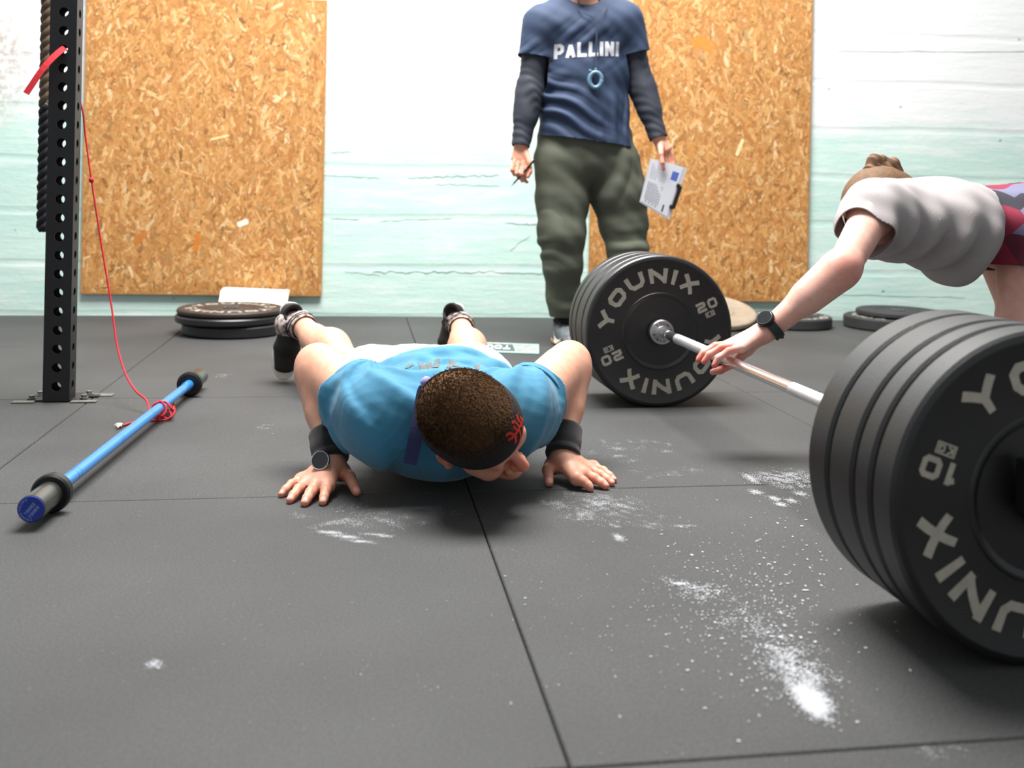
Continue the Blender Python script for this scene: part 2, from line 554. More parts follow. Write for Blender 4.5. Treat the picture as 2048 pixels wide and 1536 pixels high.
def osb(x0, x1, z0, z1, label, seed, extra=()):
    r = np.random.default_rng(seed)
    off = .006; th = .018
    cx = (x0 + x1) / 2
    root = empty('osb_board', (cx, wy(cx) - off - th, z0), label, 'board', 'OSB boards on the wall')
    ang = math.atan(WSL)
    root.rotation_euler = (0, 0, ang)
    W, Ht = (x1 - x0) / math.cos(ang), z1 - z0
    link('panel', box('panel', (-W / 2, 0, 0), (W / 2, th, Ht), bev=.0015, seg=1), OSBB, root, world=False)
    pal = np.array([lin(*c) for c in [(214, 158, 92), (200, 140, 76), (226, 176, 112), (188, 126, 62), (238, 198, 140), (176, 112, 52), (208, 148, 84), (246, 218, 172), (150, 92, 42)]])
    pw = np.array([.2, .18, .17, .13, .1, .08, .09, .03, .02])
    n = int(W * Ht * 9000)
    ln = r.gamma(4., .0108, n).clip(.012, .13); wd = (ln * r.uniform(.1, .34, n)).clip(.0025, .024)
    an = np.where(r.random(n) < .72, r.normal(PI / 2, .55, n), r.uniform(0, PI, n))
    ca, sa = np.cos(an), np.sin(an)
    mx = np.abs(ca) * ln / 2 + np.abs(sa) * wd / 2; mz = np.abs(sa) * ln / 2 + np.abs(ca) * wd / 2
    px = (r.random(n) - .5) * (W - 2 * mx); pz = mz + r.random(n) * (Ht - 2 * mz)
    dep = -r.uniform(.0002, .0013, n)
    col = pal[r.choice(len(pal), n, p=pw)] * r.uniform(.86, 1.12, (n, 1)); col = (col * .74 + np.array(lin(208, 152, 88)) * .26) * np.where(r.random((n, 1)) < .06, .55, .9)
    sh = np.array([(-.5, -.2), (-.38, -.5), (.4, -.42), (.5, .1), (.36, .5), (-.44, .4)])
    V = np.zeros((n, 6, 3)); jit = r.uniform(.75, 1.1, (n, 6, 2))
    lx = sh[None, :, 0] * ln[:, None] * np.minimum(jit[..., 0], 1); ly = sh[None, :, 1] * wd[:, None] * jit[..., 1]
    V[..., 0] = px[:, None] + lx * ca[:, None] - ly * sa[:, None]
    V[..., 2] = pz[:, None] + lx * sa[:, None] + ly * ca[:, None]
    V[..., 1] = dep[:, None] + lx * r.normal(0, .006, n)[:, None]
    for k, (ex, ez, el, ew, ea, c) in enumerate(extra):
        l2 = sh[:, 0] * el; w2 = sh[:, 1] * ew
        V[k, :, 0] = ex + l2 * math.cos(ea) - w2 * math.sin(ea); V[k, :, 2] = ez + l2 * math.sin(ea) + w2 * math.cos(ea); V[k, :, 1] = -.0016
        col[k] = lin(*c)
    me = npmesh('strand', V.reshape(-1, 3), np.arange(n * 6).reshape(n, 6)[:, ::1])
    at_ = me.color_attributes.new('Col', 'FLOAT_COLOR', 'POINT')
    cc = np.ones((n * 6, 4), np.float32); cc[:, :3] = np.repeat(col, 6, 0); at_.data.foreach_set('color', cc.ravel())
    o = link('strand', me, OSBS, root, world=False); tag(o, kind='stuff')
    return root


osb(-1.345, -.187, .098, 1.577, 'orange-brown OSB sheet on the mint wall behind the black rack post', 3,
    [(.19, .36, .06, .03, .35, (250, 240, 225)), (-.03, .26, .1, .03, 1.4, (206, 126, 44)), (-.3, .28, .09, .035, .8, (196, 120, 50)), (.07, .78, .1, .012, .25, (248, 214, 160))])
osb(1.158, 2.314, .095, 1.95, 'orange-brown OSB sheet on the wall behind the standing man holding a clipboard', 5,
    [(.0, 1.33, .13, .07, -.4, (214, 140, 58)), (.2, .8, .1, .02, 1.2, (250, 220, 170))])
# ------------------------------------------------------------------ bumper plates
def plate_mesh(t, R=.225, ring=.113, rec=.004):
    pr = [(0, .0262), (0, ring - .012), (.003, ring - .004), (.003, R - .02), (0, R - .014), (0, R - .011), (.003, R - .004), (.008, R),
          (t - .008, R), (t - .003, R - .004), (t, R - .011), (t, R - .014), (t - .003, R - .02), (t - .003, ring + .002), (t - .0005, ring), (t - .0005, ring - .004),
          (t - rec - .001, ring - .012), (t - rec - .001, .034), (t - .001, .033), (t - .001, .0262), (0, .0262)]
    me = lathe('bumper_plate', pr, (0, 0, 0), (0, 0, 1), n=96, close=False)
    return sharp(me, 28)


def plate_text(num, rot, z, R0=.1425, h=.0445):
    """the printed words of a face: a list of flat meshes, one per word"""
    out = []

    def add(Qs):
        V = []; Fc = []
        for Q, fn, k in Qs:
            v, f = map_quads(Q, fn, lift=(0, 0, 4e-5), **k); b = len(V)
            V.extend(v); Fc.extend([tuple(i + b for i in q) for q in f])
        out.append(mesh('lettering', V, Fc))
    Q, wd = text_quads('YOUNIX', h, 1.26, .29, .36)
    q4 = lambda *p: [np.array(q) for q in p]
    for half in (0, PI):
        Rm = R0 + h / 2
        add([(Q, lambda p: (lambda a, rr: (rr * math.cos(a), rr * math.sin(a), z))(PI / 2 + rot + half - (p[0] - wd / 2) / Rm, R0 + p[1]), dict(nu=4, nv=2))])
        Q2, w2 = text_quads(num, .03, 1.0, .27, .22)
        QK, wk = text_quads('KG', .0105, 1.0, .26, .3)
        ca, sa = math.cos(rot + half), math.sin(rot + half)

        def place(p, ox, oy):
            x, y = ox + p[0], oy + p[1]
            return (ca * x - sa * y, sa * x + ca * y, z)
        bw, bh, bx, by, e = .030, .0165, .163 - .015, -.0215, .0022
        one = dict(nu=1, nv=1)
        add([(Q2, lambda p: place(p, .163 - w2 / 2, .0), one),
             ([q4((bx, by), (bx + bw, by), (bx + bw, by + e), (bx, by + e)), q4((bx, by + bh - e), (bx + bw, by + bh - e), (bx + bw, by + bh), (bx, by + bh)),
               q4((bx, by + e), (bx + e, by + e), (bx + e, by + bh - e), (bx, by + bh - e)), q4((bx + bw - e, by + e), (bx + bw, by + e), (bx + bw, by + bh - e), (bx + bw - e, by + bh - e))], lambda p: place(p, 0, 0), one),
             (QK, lambda p: place(p, .163 - wk / 2, by + .003), one)])
    return out


def plate(M4, t, num, rot, label, group, face=True, body=None, R=.225):
    o = link('bumper_plate', plate_mesh(t, R), body or RUB)
    o.matrix_world = M4
    tag(o, label, 'weight plate', group)
    if face:
        for me_ in plate_text(num, rot, t - .0026):
            link('lettering', me_, PRINT, o, world=False)
    link('hub_ring', sharp(lathe('hub_ring', [(-.0005, .0256), (t - .0002, .0256), (t - .0002, .0305), (-.0005, .0305), (-.0005, .0256)], (0, 0, 0), (0, 0, 1), n=40, close=False)), STEELD, o, world=False)
    return o


HUB = fl(1325, 665, .225); DIR = np.array([.0199, -.9998, 0.]); RGT = np.array([.9998, .0199, 0.])


def bar_matrix(t):
    p = HUB + DIR * t
    return Matrix(((RGT[0], 0, DIR[0], p[0]), (RGT[1], 0, DIR[1], p[1]), (0, 1, 0, p[2]), (0, 0, 0, 1)))


G1, G2 = 'plates on the far end of the silver barbell', 'plates on the near end of the silver barbell'
for t0, t1, lab, fc in ((-.0765, -.022, 'lettered 20 kg bumper plate, innermost on the far end of the silver barbell', True),
                        (-.1505, -.0775, 'thick plain-edged bumper plate, second from the shaft on the barbell\'s far end', False),
                        (-.2065, -.1515, 'black bumper plate third from the shaft on the barbell\'s far end', False),
                        (-.2475, -.2075, 'thin bumper plate, outermost on the barbell\'s far end by the standing man\'s leg', False)):
    plate(bar_matrix(t0), t1 - t0, '20', math.radians(23), lab, G1, fc)
for t0, t1, lab, fc in ((1.366, 1.43, 'black bumper plate innermost on the barbell\'s blurred near end', False),
                        (1.431, 1.502, 'thick bumper plate second from the shaft on the barbell\'s blurred near end', False),
                        (1.503, 1.55, 'black bumper plate third from the shaft on the barbell\'s blurred near end', False),
                        (1.551, 1.606, 'large blurred 10 kg bumper plate with lettered face, outermost on the barbell\'s near end', True)):
    plate(bar_matrix(t0), t1 - t0, '10', math.radians(-20), lab, G2, fc)

# ------------------------------------------------------------------ silver barbell
bb = empty('barbell', HUB + DIR * .655 - np.array([0, 0, .225]), 'silver barbell loaded with black plates under the bending woman\'s hand', 'barbell')


def rod(name, t0, t1, r, m, parent, o=HUB, d=DIR, n=32, bev=.001, extra=None):
    pr = extra or [(t0, r - bev), (t0 + bev, r), (t1 - bev, r), (t1, r - bev)]
    return link(name, sharp(lathe(name, pr, o, d, n=n), 30), m, parent)


rod('shaft', -.005, 1.325, .0133, STEEL, bb)
for a, b in ((.13, .152), (.158, .46), (.85, 1.152), (1.158, 1.18)):
    rod('knurling', a, b, .0141, KNURL, bb)
rod('smooth_sleeve_end', .0, .06, .0142, STEEL, bb)
rod('smooth_sleeve_end', 1.25, 1.31, .0142, STEEL, bb)
for s, t0 in ((1, 0.0), (-1, 1.31)):
    o_ = HUB + DIR * t0; d_ = DIR * s
    c = rod('collar', -.021, 0, .0365, STEELD, bb, o_, d_, 48, extra=[(-.0545, .030), (-.021, .030), (-.021, .0355), (-.019, .0365), (-.003, .0365), (0, .0345), (.0, .0325), (-.0012, .032), (-.0012, .019), (.001, .0175), (.001, .0135)] if s < 0 else
            [(-.0215, .030), (-.019, .0365), (-.003, .0365), (0, .0345), (.0, .0325), (-.0012, .032), (-.0012, .019), (.001, .0175), (.001, .0135)])
    rod('sleeve', -.44, -.02 if s > 0 else -.054, .025, STEEL, bb, o_, d_, 40)
    if s > 0:
        Q, wd = text_quads('YOUNIX', .0075, .95, .2, .55)
        V = []; Fc = []
        for half in (0, PI):
            v, f = map_quads(Q, lambda p: o_ + d_ * .0002 + (lambda a, rr: rr * (math.cos(a) * RGT + math.sin(a) * np.array([0, 0, 1])))(math.radians(72) + half - (p[0] - wd / 2) / .0258, .022 + p[1]), nu=2, nv=1, lift=d_ * 3e-5)
            link('ring_lettering', mesh('ring_lettering', v, f), BLACKS, bb)
# clamp collar with lever on the near sleeve
for nm, o_, t_ in (('near', HUB, 1.609), ('far', HUB, -.2865)):
    p = HUB + DIR * t_
    k = empty('clamp_collar', p + np.array([0, 0, -.041]), 'black clamp collar on the %s sleeve of the silver barbell' % nm, 'collar', 'clamp collars on the silver barbell')
    link('ring', sharp(lathe('ring', [(0, .0253), (0, .04), (.004, .042), (.034, .042), (.038, .04), (.038, .0253), (0, .0253)], p, DIR, n=40, close=False)), BLACKS, k)
    link('lever', box('lever', (-.055, -.036, -.012), (-.038, -.004, .06), bev=.004), BLACKS, k, world=False).location = (0, 0, .041)

# ------------------------------------------------------------------ flat stacks at the wall
GS = 'flat plates stacked by the white panel'


def flat_plate(c, z, t, num, rot, label, group, face=False, body=None, R=.225, tilt=None):
    m = Matrix.Translation((c[0], c[1], z)) @ Matrix.Rotation(rot, 4, 'Z')
    if tilt: m = Matrix.Translation((c[0], c[1], z)) @ Matrix.Rotation(tilt, 4, 'X')
    return plate(m, t, num, 0, label, group, face, body, R)


sc = np.array([-.548, 4.432])
flat_plate(sc + (.012, .0), .0005, .05, '10', .3, 'bottom bumper plate of the flat stack by the white panel, slightly smaller', GS, R=.215)
flat_plate(sc + (-.006, -.004), .0515, .034, '10', .5, 'black bumper plate in the middle of the flat stack by the white panel', GS)
flat_plate(sc + (.0, .0), .0865, .026, '10', .12, 'thin brownish bumper plate with white lettering, topmost of the stack by the white panel', GS, True, RUBTOP)
GW = 'plates lying along the foot of the wall on the right'
TAN = mat('dusty_plate', lin(168, 152, 132), rough=.8, var=.25, vscale=15)
DUST = mat('dusty_black_plate', lin(48, 48, 50), rough=.7, var=.3, vscale=10)
flat_plate(np.array([1.70, 4.66]), .058, .03, '10', 0, 'dusty tan plate propped at a slant on the floor behind the far barbell plates', GW, False, TAN, tilt=math.radians(14))
flat_plate(np.array([2.12, 4.665]), .0005, .055, '10', .4, 'flat black plate by the wall seen behind the woman\'s wrist watch', GW, True, DUST, R=.2)
flat_plate(np.array([2.62, 4.60]), .0005, .06, '10', 1.4, 'flat black plate by the wall just left of the blurred near plates', GW, True, DUST)
flat_plate(np.array([2.66, 4.605]), .0615, .03, '10', 1.0, 'flat black plate lying on top of another, above the blurred near plates', GW, False, DUST, R=.2)

# white panel leaning on the wall behind the stack
pts = [at(430, 642, 4.72), at(566, 650, 4.70), at(578, 580, 5.03), at(441, 574, 5.035)]
a, b, c, d = [np.array(p) for p in pts]
a[2] = b[2] = 0.004
wp = empty('white_panel', (a + b) / 2, 'white panel with a rounded corner leaning on the wall behind the plate stack', 'panel')


def bil(u, v): return (1 - v) * ((1 - u) * a + u * b) + v * ((1 - u) * d + u * c)


outl = [(0, 0), (1, 0), (1, .97), (.985, 1), (.09, 1), (.055, .985), (.03, .95), (.012, .88)]
nrm = np.cross(b - a, d - a); nrm /= np.linalg.norm(nrm)
V = [bil(*q) for q in outl] + [bil(*q) - nrm * .008 for q in outl]; n = len(outl)
link('sheet', mesh('sheet', V, [tuple(range(n)), tuple(range(n, 2 * n))[::-1]] + [((k + 1) % n, k, k + n, (k + 1) % n + n) for k in range(n)]), WHITEB, wp)
edge = [bil(u, v) for u, v in ((1.004, 0), (1.004, .5), (1.004, 1.0))]
link('edge_strip', ribbon('edge_strip', edge, nrm, .009, .003, 1), CARD, wp)

# ------------------------------------------------------------------ rack post
PW = .073; PD = .062
pc = np.array([-.850, 3.022])          # centre of the square tube
post = empty('rack_post', (pc[0], pc[1], 0), 'black square steel rack post with a row of round holes, left of the picture', 'rack post')


def holed_wall(w_, z0, z1, zs, r, n=16):
    """sheet in (u, z) with round holes at heights zs"""
    V = []; Fc = []
    cuts = [z0] + [(zs[i] + zs[i + 1]) / 2 for i in range(len(zs) - 1)] + [z1]
    for i, zc in enumerate(zs):
        lo, hi = cuts[i], cuts[i + 1]
        b0 = len(V)
        sq = []
        for k in range(n):
            th = 2 * PI * (k + .5) / n; cx_, sz_ = math.cos(th), math.sin(th)
            m_ = max(abs(cx_), abs(sz_)); u = cx_ / m_ * w_ / 2; q = sz_ / m_
            sq.append((u, zc + (q * (hi - zc) if q > 0 else q * (zc - lo))))
        # corners snapped
        for k in range(n):
            th = 2 * PI * (k + .5) / n
            V.append(sq[k]); V.append((r * math.cos(th), zc + r * math.sin(th)))
        for k in range(n):
            k2 = (k + 1) % n
            Fc.append((b0 + 2 * k, b0 + 2 * k2, b0 + 2 * k2 + 1, b0 + 2 * k + 1))
        # fill the four corners
        cor = [(w_ / 2, hi), (-w_ / 2, hi), (-w_ / 2, lo), (w_ / 2, lo)]
        for j, cpt in enumerate(cor):
            kk = [k for k in range(n)]
            th = PI / 4 + j * PI / 2
            kA = int(round(th / (2 * PI) * n - .5 - .5)) % n; kB = (kA + 1) % n
            V.append(cpt); Fc.append((b0 + 2 * kA, len(V) - 1, b0 + 2 * kB))
    return V, Fc


zs = [.045 + .0535 * k for k in range(46)]
ztop = zs[-1] + .03
for nm, ang in (('front_wall', 0), ('right_wall', PI / 2), ('back_wall', PI), ('left_wall', -PI / 2)):
    V2, F2 = holed_wall(PW - .001, .004, ztop, zs, .0135)
    V = []
    for (u, z) in V2:
        x, y = u, -PW / 2
        V.append((x * math.cos(ang) - y * math.sin(ang), (x * math.sin(ang) + y * math.cos(ang)) * PD / PW, z))
    o = link('tube_wall', mesh('tube_wall', V, F2), BLACKP, post, world=False)
    md = o.modifiers.new('thickness', 'SOLIDIFY'); md.thickness = .004; md.offset = -1
PLATEM = mat('worn_steel_plate', lin(120, 120, 114), rough=.6, metal=.3, var=.4, vscale=40)
bm = bmesh.new()
for (xa_, ya_, xb_, yb_) in ((-.06, -.02, .06, .085), (.06, .03, .1, .06), (-.085, -.01, -.06, .03)):
    bmesh.ops.create_cube(bm, size=1, matrix=Matrix.Translation(((xa_ + xb_) / 2, (ya_ + yb_) / 2, .0025)) @ Matrix.Diagonal((xb_ - xa_, yb_ - ya_, .005, 1)))
link('base_plate', bm_mesh('base_plate', bm), BLACKP, post, world=False)
for bx, by in ((-.075, .005), (.066, .01), (-.07, .065), (.066, .065)):
    link('bolt', sharp(lathe('bolt', [(.005, .013), (.007, .013), (.007, .009), (.014, .009), (.0145, .007)], (bx, by, 0), (0, 0, 1), n=6)), PLATEM, post, world=False)
for bx, by, sx, sy in ((-.088, -.028, .03, .012), (.075, -.03, .035, .012), (.1, .06, .035, .016)):
    link('shim', box('shim', (bx - sx, by - sy, .0), (bx + sx, by + sy, .004), bev=.001, seg=1), PLATEM, post, world=False)

# climbing rope hanging behind the post
rope = empty('climbing_rope', (-.955, 3.2, .483), 'thick twisted tan climbing rope with a black-taped end hanging behind the rack post', 'rope')
for z0, z1, m_, nm, rr in ((.86, 2.6, ROPE, 'strand', .0108), (.483, .872, TAPE, 'taped_strand', .0112)):
    for k in range(3):
        pts = [(-.955 + .0105 * math.cos(a), 3.2 + .0105 * math.sin(a), z) for z in np.arange(z0, z1, .012) for a in [z * 2 * PI / .085 + k * 2 * PI / 3]]
        link(nm, sharp(tube(nm, pts, rr, n=8, res=1), 180), m_, rope, smooth=True)

# ------------------------------------------------------------------ blue barbell on the floor
ca_ = fl(62, 1018, .0375); cb_ = fl(400, 752, .0375)
bd = cb_ - ca_; bd[2] = 0; bl = np.linalg.norm(bd); bd /= bl
bx = empty('blue_barbell', (ca_ + cb_) / 2 - np.array([0, 0, .0375]), 'blue barbell with short black sleeves lying on the floor mats at left', 'barbell')
tc0 = np.dot(fl(125, 985, .0375) - ca_, bd); tc1 = np.dot(fl(374, 768, .0375) - ca_, bd)
print('blue bar', bl, tc0, tc1)
rod('shaft', tc0 - .02, tc1 + .02, .0128, BLUEB, bx, ca_, bd)
span = tc1 - tc0
for u in (.10, .115, .36, .375, .60, .615, .87, .885):
    rod('groove_ring', tc0 + span * u, tc0 + span * u + .004, .01295, mat('groove', lin(34, 96, 170), rough=.5), bx, ca_, bd, n=24)
rod('bushing', tc0 + .012, tc0 + .05, .0145, BLUEB, bx, ca_, bd); rod('bushing', tc1 - .05, tc1 - .012, .0145, BLUEB, bx, ca_, bd)
for s, tc in ((-1, tc0), (1, tc1)):
    rod('flange', 0, 0, .0365, FLANGE, bx, ca_ + bd * tc, bd * s, 40, extra=[(-.012, .016), (-.012, .030), (-.008, .0365), (.008, .0365), (.012, .033), (.012, .02)])
    rod('sleeve', 0, (tc0 if s < 0 else bl - tc1), .0245, SLEEVE, bx, ca_ + bd * tc, bd * s, 40)
cap = rod('end_cap', 0, 0, .0225, BLUEC, bx, ca_, -bd, 40, extra=[(-.004, .0236), (.0012, .0232), (.002, .022)])
rg = np.cross(bd, [0, 0, 1.]); rg /= np.linalg.norm(rg); V = []; Fc = []
ct, st_ = math.cos(math.radians(52)), math.sin(math.radians(52))
capp = lambda x, y: ca_ - bd * .0023 + rg * x + np.array([0, 0, 1]) * y
Q, wd = text_quads('YOUNIX', .0042, .9, .2, .3)
for a0 in (150, 240):
    v, f = map_quads(Q, lambda p: (lambda a, rr: capp(rr * math.cos(a), rr * math.sin(a)))(math.radians(a0) - (p[0] - wd / 2) / .0185, .0165 + p[1]), nu=2, nv=1)
    b0 = len(V); V += v; Fc += [tuple(i + b0 for i in q) for q in f]
for oy, hh in ((-.0015, .0062), (-.0105, .0062)):
    Q, wd = text_quads('YOUNIX', hh, .62, .2, .16)
    v, f = map_quads(Q, lambda p: (lambda x, y: capp(ct * x - st_ * y, st_ * x + ct * y))(p[0] - wd / 2, p[1] + oy), nu=1, nv=1)
    b0 = len(V); V += v; Fc += [tuple(i + b0 for i in q) for q in f]
link('cap_lettering', mesh('cap_lettering', V, Fc), BLUET, bx)

# ------------------------------------------------------------------ red cord
cord = empty('red_cord', fl(250, 745, 0), 'thin red cord tied to the rack post and looped round the blue barbell', 'cord')
hole = np.array([pc[0] + .0, pc[1] - PW / 2, 1.0])
hz = min(zs, key=lambda z: abs(z - at(140, 100, pc[1] - PW / 2)[2]))
bp = fl(322, 812, .03)
p_ = [np.array([pc[0] - .005, pc[1] + .03, hz - .012]), np.array([pc[0] + .0, pc[1] + PW / 2 + .012, hz - .05]), np.array([pc[0] + .034, pc[1] + PW / 2 + .012, hz - .16]), at(170, 265, 3.08), at(183, 360, 3.07), at(203, 490, 3.06), at(222, 605, 3.04), at(234, 690, 3.0)]
t_on = np.dot(fl(318, 815, .0375) - ca_, bd); bo = lambda dt, x, z: ca_ + bd * (t_on + dt) + rg * x + np.array([0, 0, z])
p_ += [at(250, 745, 2.95), at(270, 780, 2.89), at(294, 803, 2.84), bo(.02, -.03, -.033), bo(.01, -.017, .002), bo(0, 0, .0165), bo(-.01, .018, .0), bo(-.02, .012, -.018), bo(-.015, -.014, -.012), bo(-.01, -.012, .012), bo(.01, .012, .012), bo(.015, .03, -.01),
       fl(346, 806, .012), fl(349, 822, .006), fl(336, 838, .004), fl(312, 826, .006), bo(-.02, .0, -.025), fl(330, 818, .01), fl(343, 830, .012), fl(330, 840, .004), fl(300, 841, .003), fl(262, 846, .003), fl(246, 851, .003)]
link('cord', sharp(tube('cord', p_, .0028, n=8, res=6), 180), RED, cord, smooth=True)
for k in range(5):
    e = fl(246, 851, .003); e2 = fl(229 + 3 * k, 852 + 2.5 * (k % 3), .004)
    link('frayed_end', tube('frayed_end', [e, (e + e2) / 2 + (0, 0, .006), e2 + (0, 0, .002)], .0022, n=6, res=3), FRAY, cord)
link('knot', lathe('knot', [(-.009, .001), (-.006, .006), (0, .0075), (.006, .006), (.009, .001)], at(183, 360, 3.07), (0, .1, 1), n=12), RED, cord, smooth=True)
ta = np.array([pc[0] + .003, pc[1] - PW / 2 - .004, hz]); tb = at(52, 187, 2.93)
link('loose_tail', ribbon('loose_tail', [ta + (0, .03, -.0), ta, ta * .55 + tb * .45 + (0, -.01, .008), tb], -_r + _u, .017, .0015, 5), RED, cord)

# ------------------------------------------------------------------ printed strip on the floor
STRB = mat('strip_border', lin(150, 178, 172), rough=.4); STRD = mat('strip_dark', lin(60, 72, 72), rough=.4)
STRP = mat('strip_photo', lin(170, 174, 172), rough=.4, var=.6, vscale=60); STRW = mat('strip_white', lin(226, 230, 228), rough=.5)
s0, s1, s2 = fl(888, 702.5), fl(1078, 709), fl(1078, 690); s3 = s0 + (s2 - s1)
ux = (s1 - s0); uy = (s3 - s0)
st = empty('printed_strip', (s0 + s2) / 2, 'narrow printed strip reading TOUR, lying flat on the floor behind the push-up man\'s legs', 'sign')


def strip_quad(name, u0, v0, u1, v1, z, m_, skew=0):
    P_ = [s0 + ux * u + uy * v for u, v in ((u0, v0), (u1, v0), (u1 - skew, v1), (u0 - skew, v1))]
    return link(name, mesh(name, [p + (0, 0, z) for p in P_] + [p + (0, 0, .0005) for p in P_], [(0, 1, 2, 3), (7, 6, 5, 4), (0, 4, 5, 1), (1, 5, 6, 2), (2, 6, 7, 3), (3, 7, 4, 0)]), m_, st)


strip_quad('strip_base', 0, 0, 1, 1, .004, STRB)
strip_quad('dark_panel', .15, .14, .75, .86, .0044, STRD, .04)
strip_quad('photo_panel', .77, .14, .985, .86, .0044, STRP, .04)
Q, wd = text_quads('TOUR', 1, 1.5, .28, .3)
lx_ = .36; ly_ = .4
V, Fc = map_quads(Q, lambda p: s0 + ux * (.69 - p[0] / wd * lx_) + uy * (.72 - p[1] * ly_) + np.array([0, 0, .0048]), 2, 1, lift=(0, 0, 3e-5))
link('lettering', mesh('lettering', V, Fc), STRW, st)
V = []; Fc = []
for k in range(5):
    u = .2 + .1 * k; b0 = len(V)
    V += [s0 + ux * x + uy * y + np.array([0, 0, .0048]) for x, y in ((u, .88), (u + .07, .88), (u + .07, .93), (u, .93))]; Fc.append((b0, b0 + 1, b0 + 2, b0 + 3))
link('margin_marks', mesh('margin_marks', V, Fc), STRW, st)

# ------------------------------------------------------------------ chalk dust on the rubber
CHALK = mat('chalk', lin(186, 188, 192), rough=.95)


def flakes(name, P, size):
    """tiny irregular chips of chalk lying on the mats; P (n,2) positions, size (n,)"""
    n = len(P); k = 5
    th = rng.uniform(0, 2 * PI, (n, 1)) + np.arange(k)[None] * 2 * PI / k
    rr = size[:, None] * rng.uniform(.45, 1.1, (n, k))
    el = rng.uniform(.6, 1.5, (n, 1))
    V = np.zeros((n, k, 3)); V[..., 0] = P[:, :1] + rr * np.cos(th) * el; V[..., 1] = P[:, 1:] + rr * np.sin(th) / el
    V[..., 2] = rng.uniform(.0004, .0012, (n, 1))
    o = link(name, npmesh(name, V.reshape(-1, 3), np.arange(n * k).reshape(n, k)), CHALK, fo)
    tag(o, kind='stuff')


def nz(P, s, seed):
    r = np.random.default_rng(seed); a = np.zeros(len(P))
    for k in range(7):
        v = r.normal(0, 1, 2) * s; a += np.sin(P @ v + r.uniform(0, 6.28))
    return a / 3.2


def blob(cx, cy, rx, ry, ang, n, hard=.5, seed=0, thr=-.1, s=220):
    """flecks scattered round a picture pixel with a soft, ragged edge; rx, ry in picture pixels"""
    c = fl(cx, cy)[:2]; ex = fl(cx + rx, cy)[:2] - c; ey = fl(cx, cy - ry)[:2] - c
    lx_, ly_ = np.linalg.norm(ex), np.linalg.norm(ey)
    n = int(n * 1.6)
    q = rng.normal(0, .5, (n, 2)); r2 = (q ** 2).sum(1); q = q * (lx_, ly_)
    a = math.radians(ang); q = q @ np.array([[math.cos(a), math.sin(a)], [-math.sin(a), math.cos(a)]])
    P = c + q
    return P[.62 * nz(P, s * .55, seed + 17) + .45 * nz(P, s * .2, seed + 5) + rng.normal(0, .3, n) > thr + .12 * r2]


def smear(name, parts, sz=(.0003, .0009)):
    P = np.vstack(parts); flakes(name, P, rng.uniform(sz[0], sz[1], len(P)))


pr = []   # handprint below the watch hand
pr += [blob(720, 1030, 70, 22, 0, 2200, .7, 1, .35), blob(690, 1048, 60, 16, 0, 1500, .7, 2, .35), blob(770, 1040, 60, 16, 5, 1200, .7, 3, .45)]
for x, y in ((658, 1065), (690, 1074), (718, 1084), (758, 1071)): pr.append(blob(x, y, 10, 10, 70, 700, .6, x, -.25))
for x, y in ((602, 1032), (624, 1060), (850, 1045), (905, 1028), (800, 1060)): pr.append(blob(x, y, 20, 8, 20, 160, .6, x, .3))
smear('chalk_handprint', pr)
pr = [blob(1215, 1012, 66, 24, -8, 5200, .75, 5, -.1), blob(1160, 1032, 36, 9, -8, 900, .6, 6, 0), blob(1110, 1010, 30, 12, 0, 700, .6, 7, .1), blob(1130, 990, 34, 8, 0, 380, .6, 8, .3), blob(1085, 1004, 8, 5, 0, 60, .5, 9)]
for x, y, rx, ry, a in ((1238, 1052, 13, 16, 80, ), (1275, 1050, 14, 18, 60), (1302, 1047, 18, 7, -20), (1318, 1034, 12, 6, -20), (1370, 1053, 26, 3, 0)): pr.append(blob(x, y, rx, ry, a, 330, .6, x, 0))
pr.append(blob(1237, 1076, 10, 8, 0, 420, .5, 77, -.4))
smear('chalk_handprint', pr)
pr = []
for x, y in ((1205, 884), (1232, 886), (1262, 883), (1286, 883), (1313, 886), (1215, 892), (1336, 889)): pr.append(blob(x, y, 9, 5, 0, 90, .6, x, .1))
for x, y, rx, ry in ((1300, 896, 50, 5), (1335, 905, 16, 6), (1235, 898, 22, 4), (1230, 912, 22, 4), (1190, 905, 28, 4), (1262, 922, 20, 3)): pr.append(blob(x, y, rx, ry, 0, 220, .6, x, .1))
for x, y, rx, ry in ((1340, 948, 45, 8), (1390, 940, 40, 7), (1300, 958, 30, 6), (1285, 940, 40, 8)): pr.append(blob(x, y, rx, ry, 10, 300, .7, x, .45))
smear('chalk_handprint', pr)
pr = [blob(1570, 955, 66, 14, 0, 2600, .8, 5, .0), blob(1502, 958, 9, 9, 0, 400, .5, 5, -.9), blob(1590, 975, 40, 12, 0, 900, .8, 6, .1)]
for x, y in ((1512, 985), (1550, 998), (1582, 1002), (1600, 988), (1562, 1010)): pr.append(blob(x, y, 12, 5, 0, 200, .6, x, -.5))
smear('chalk_handprint', pr, (.0006, .0015))
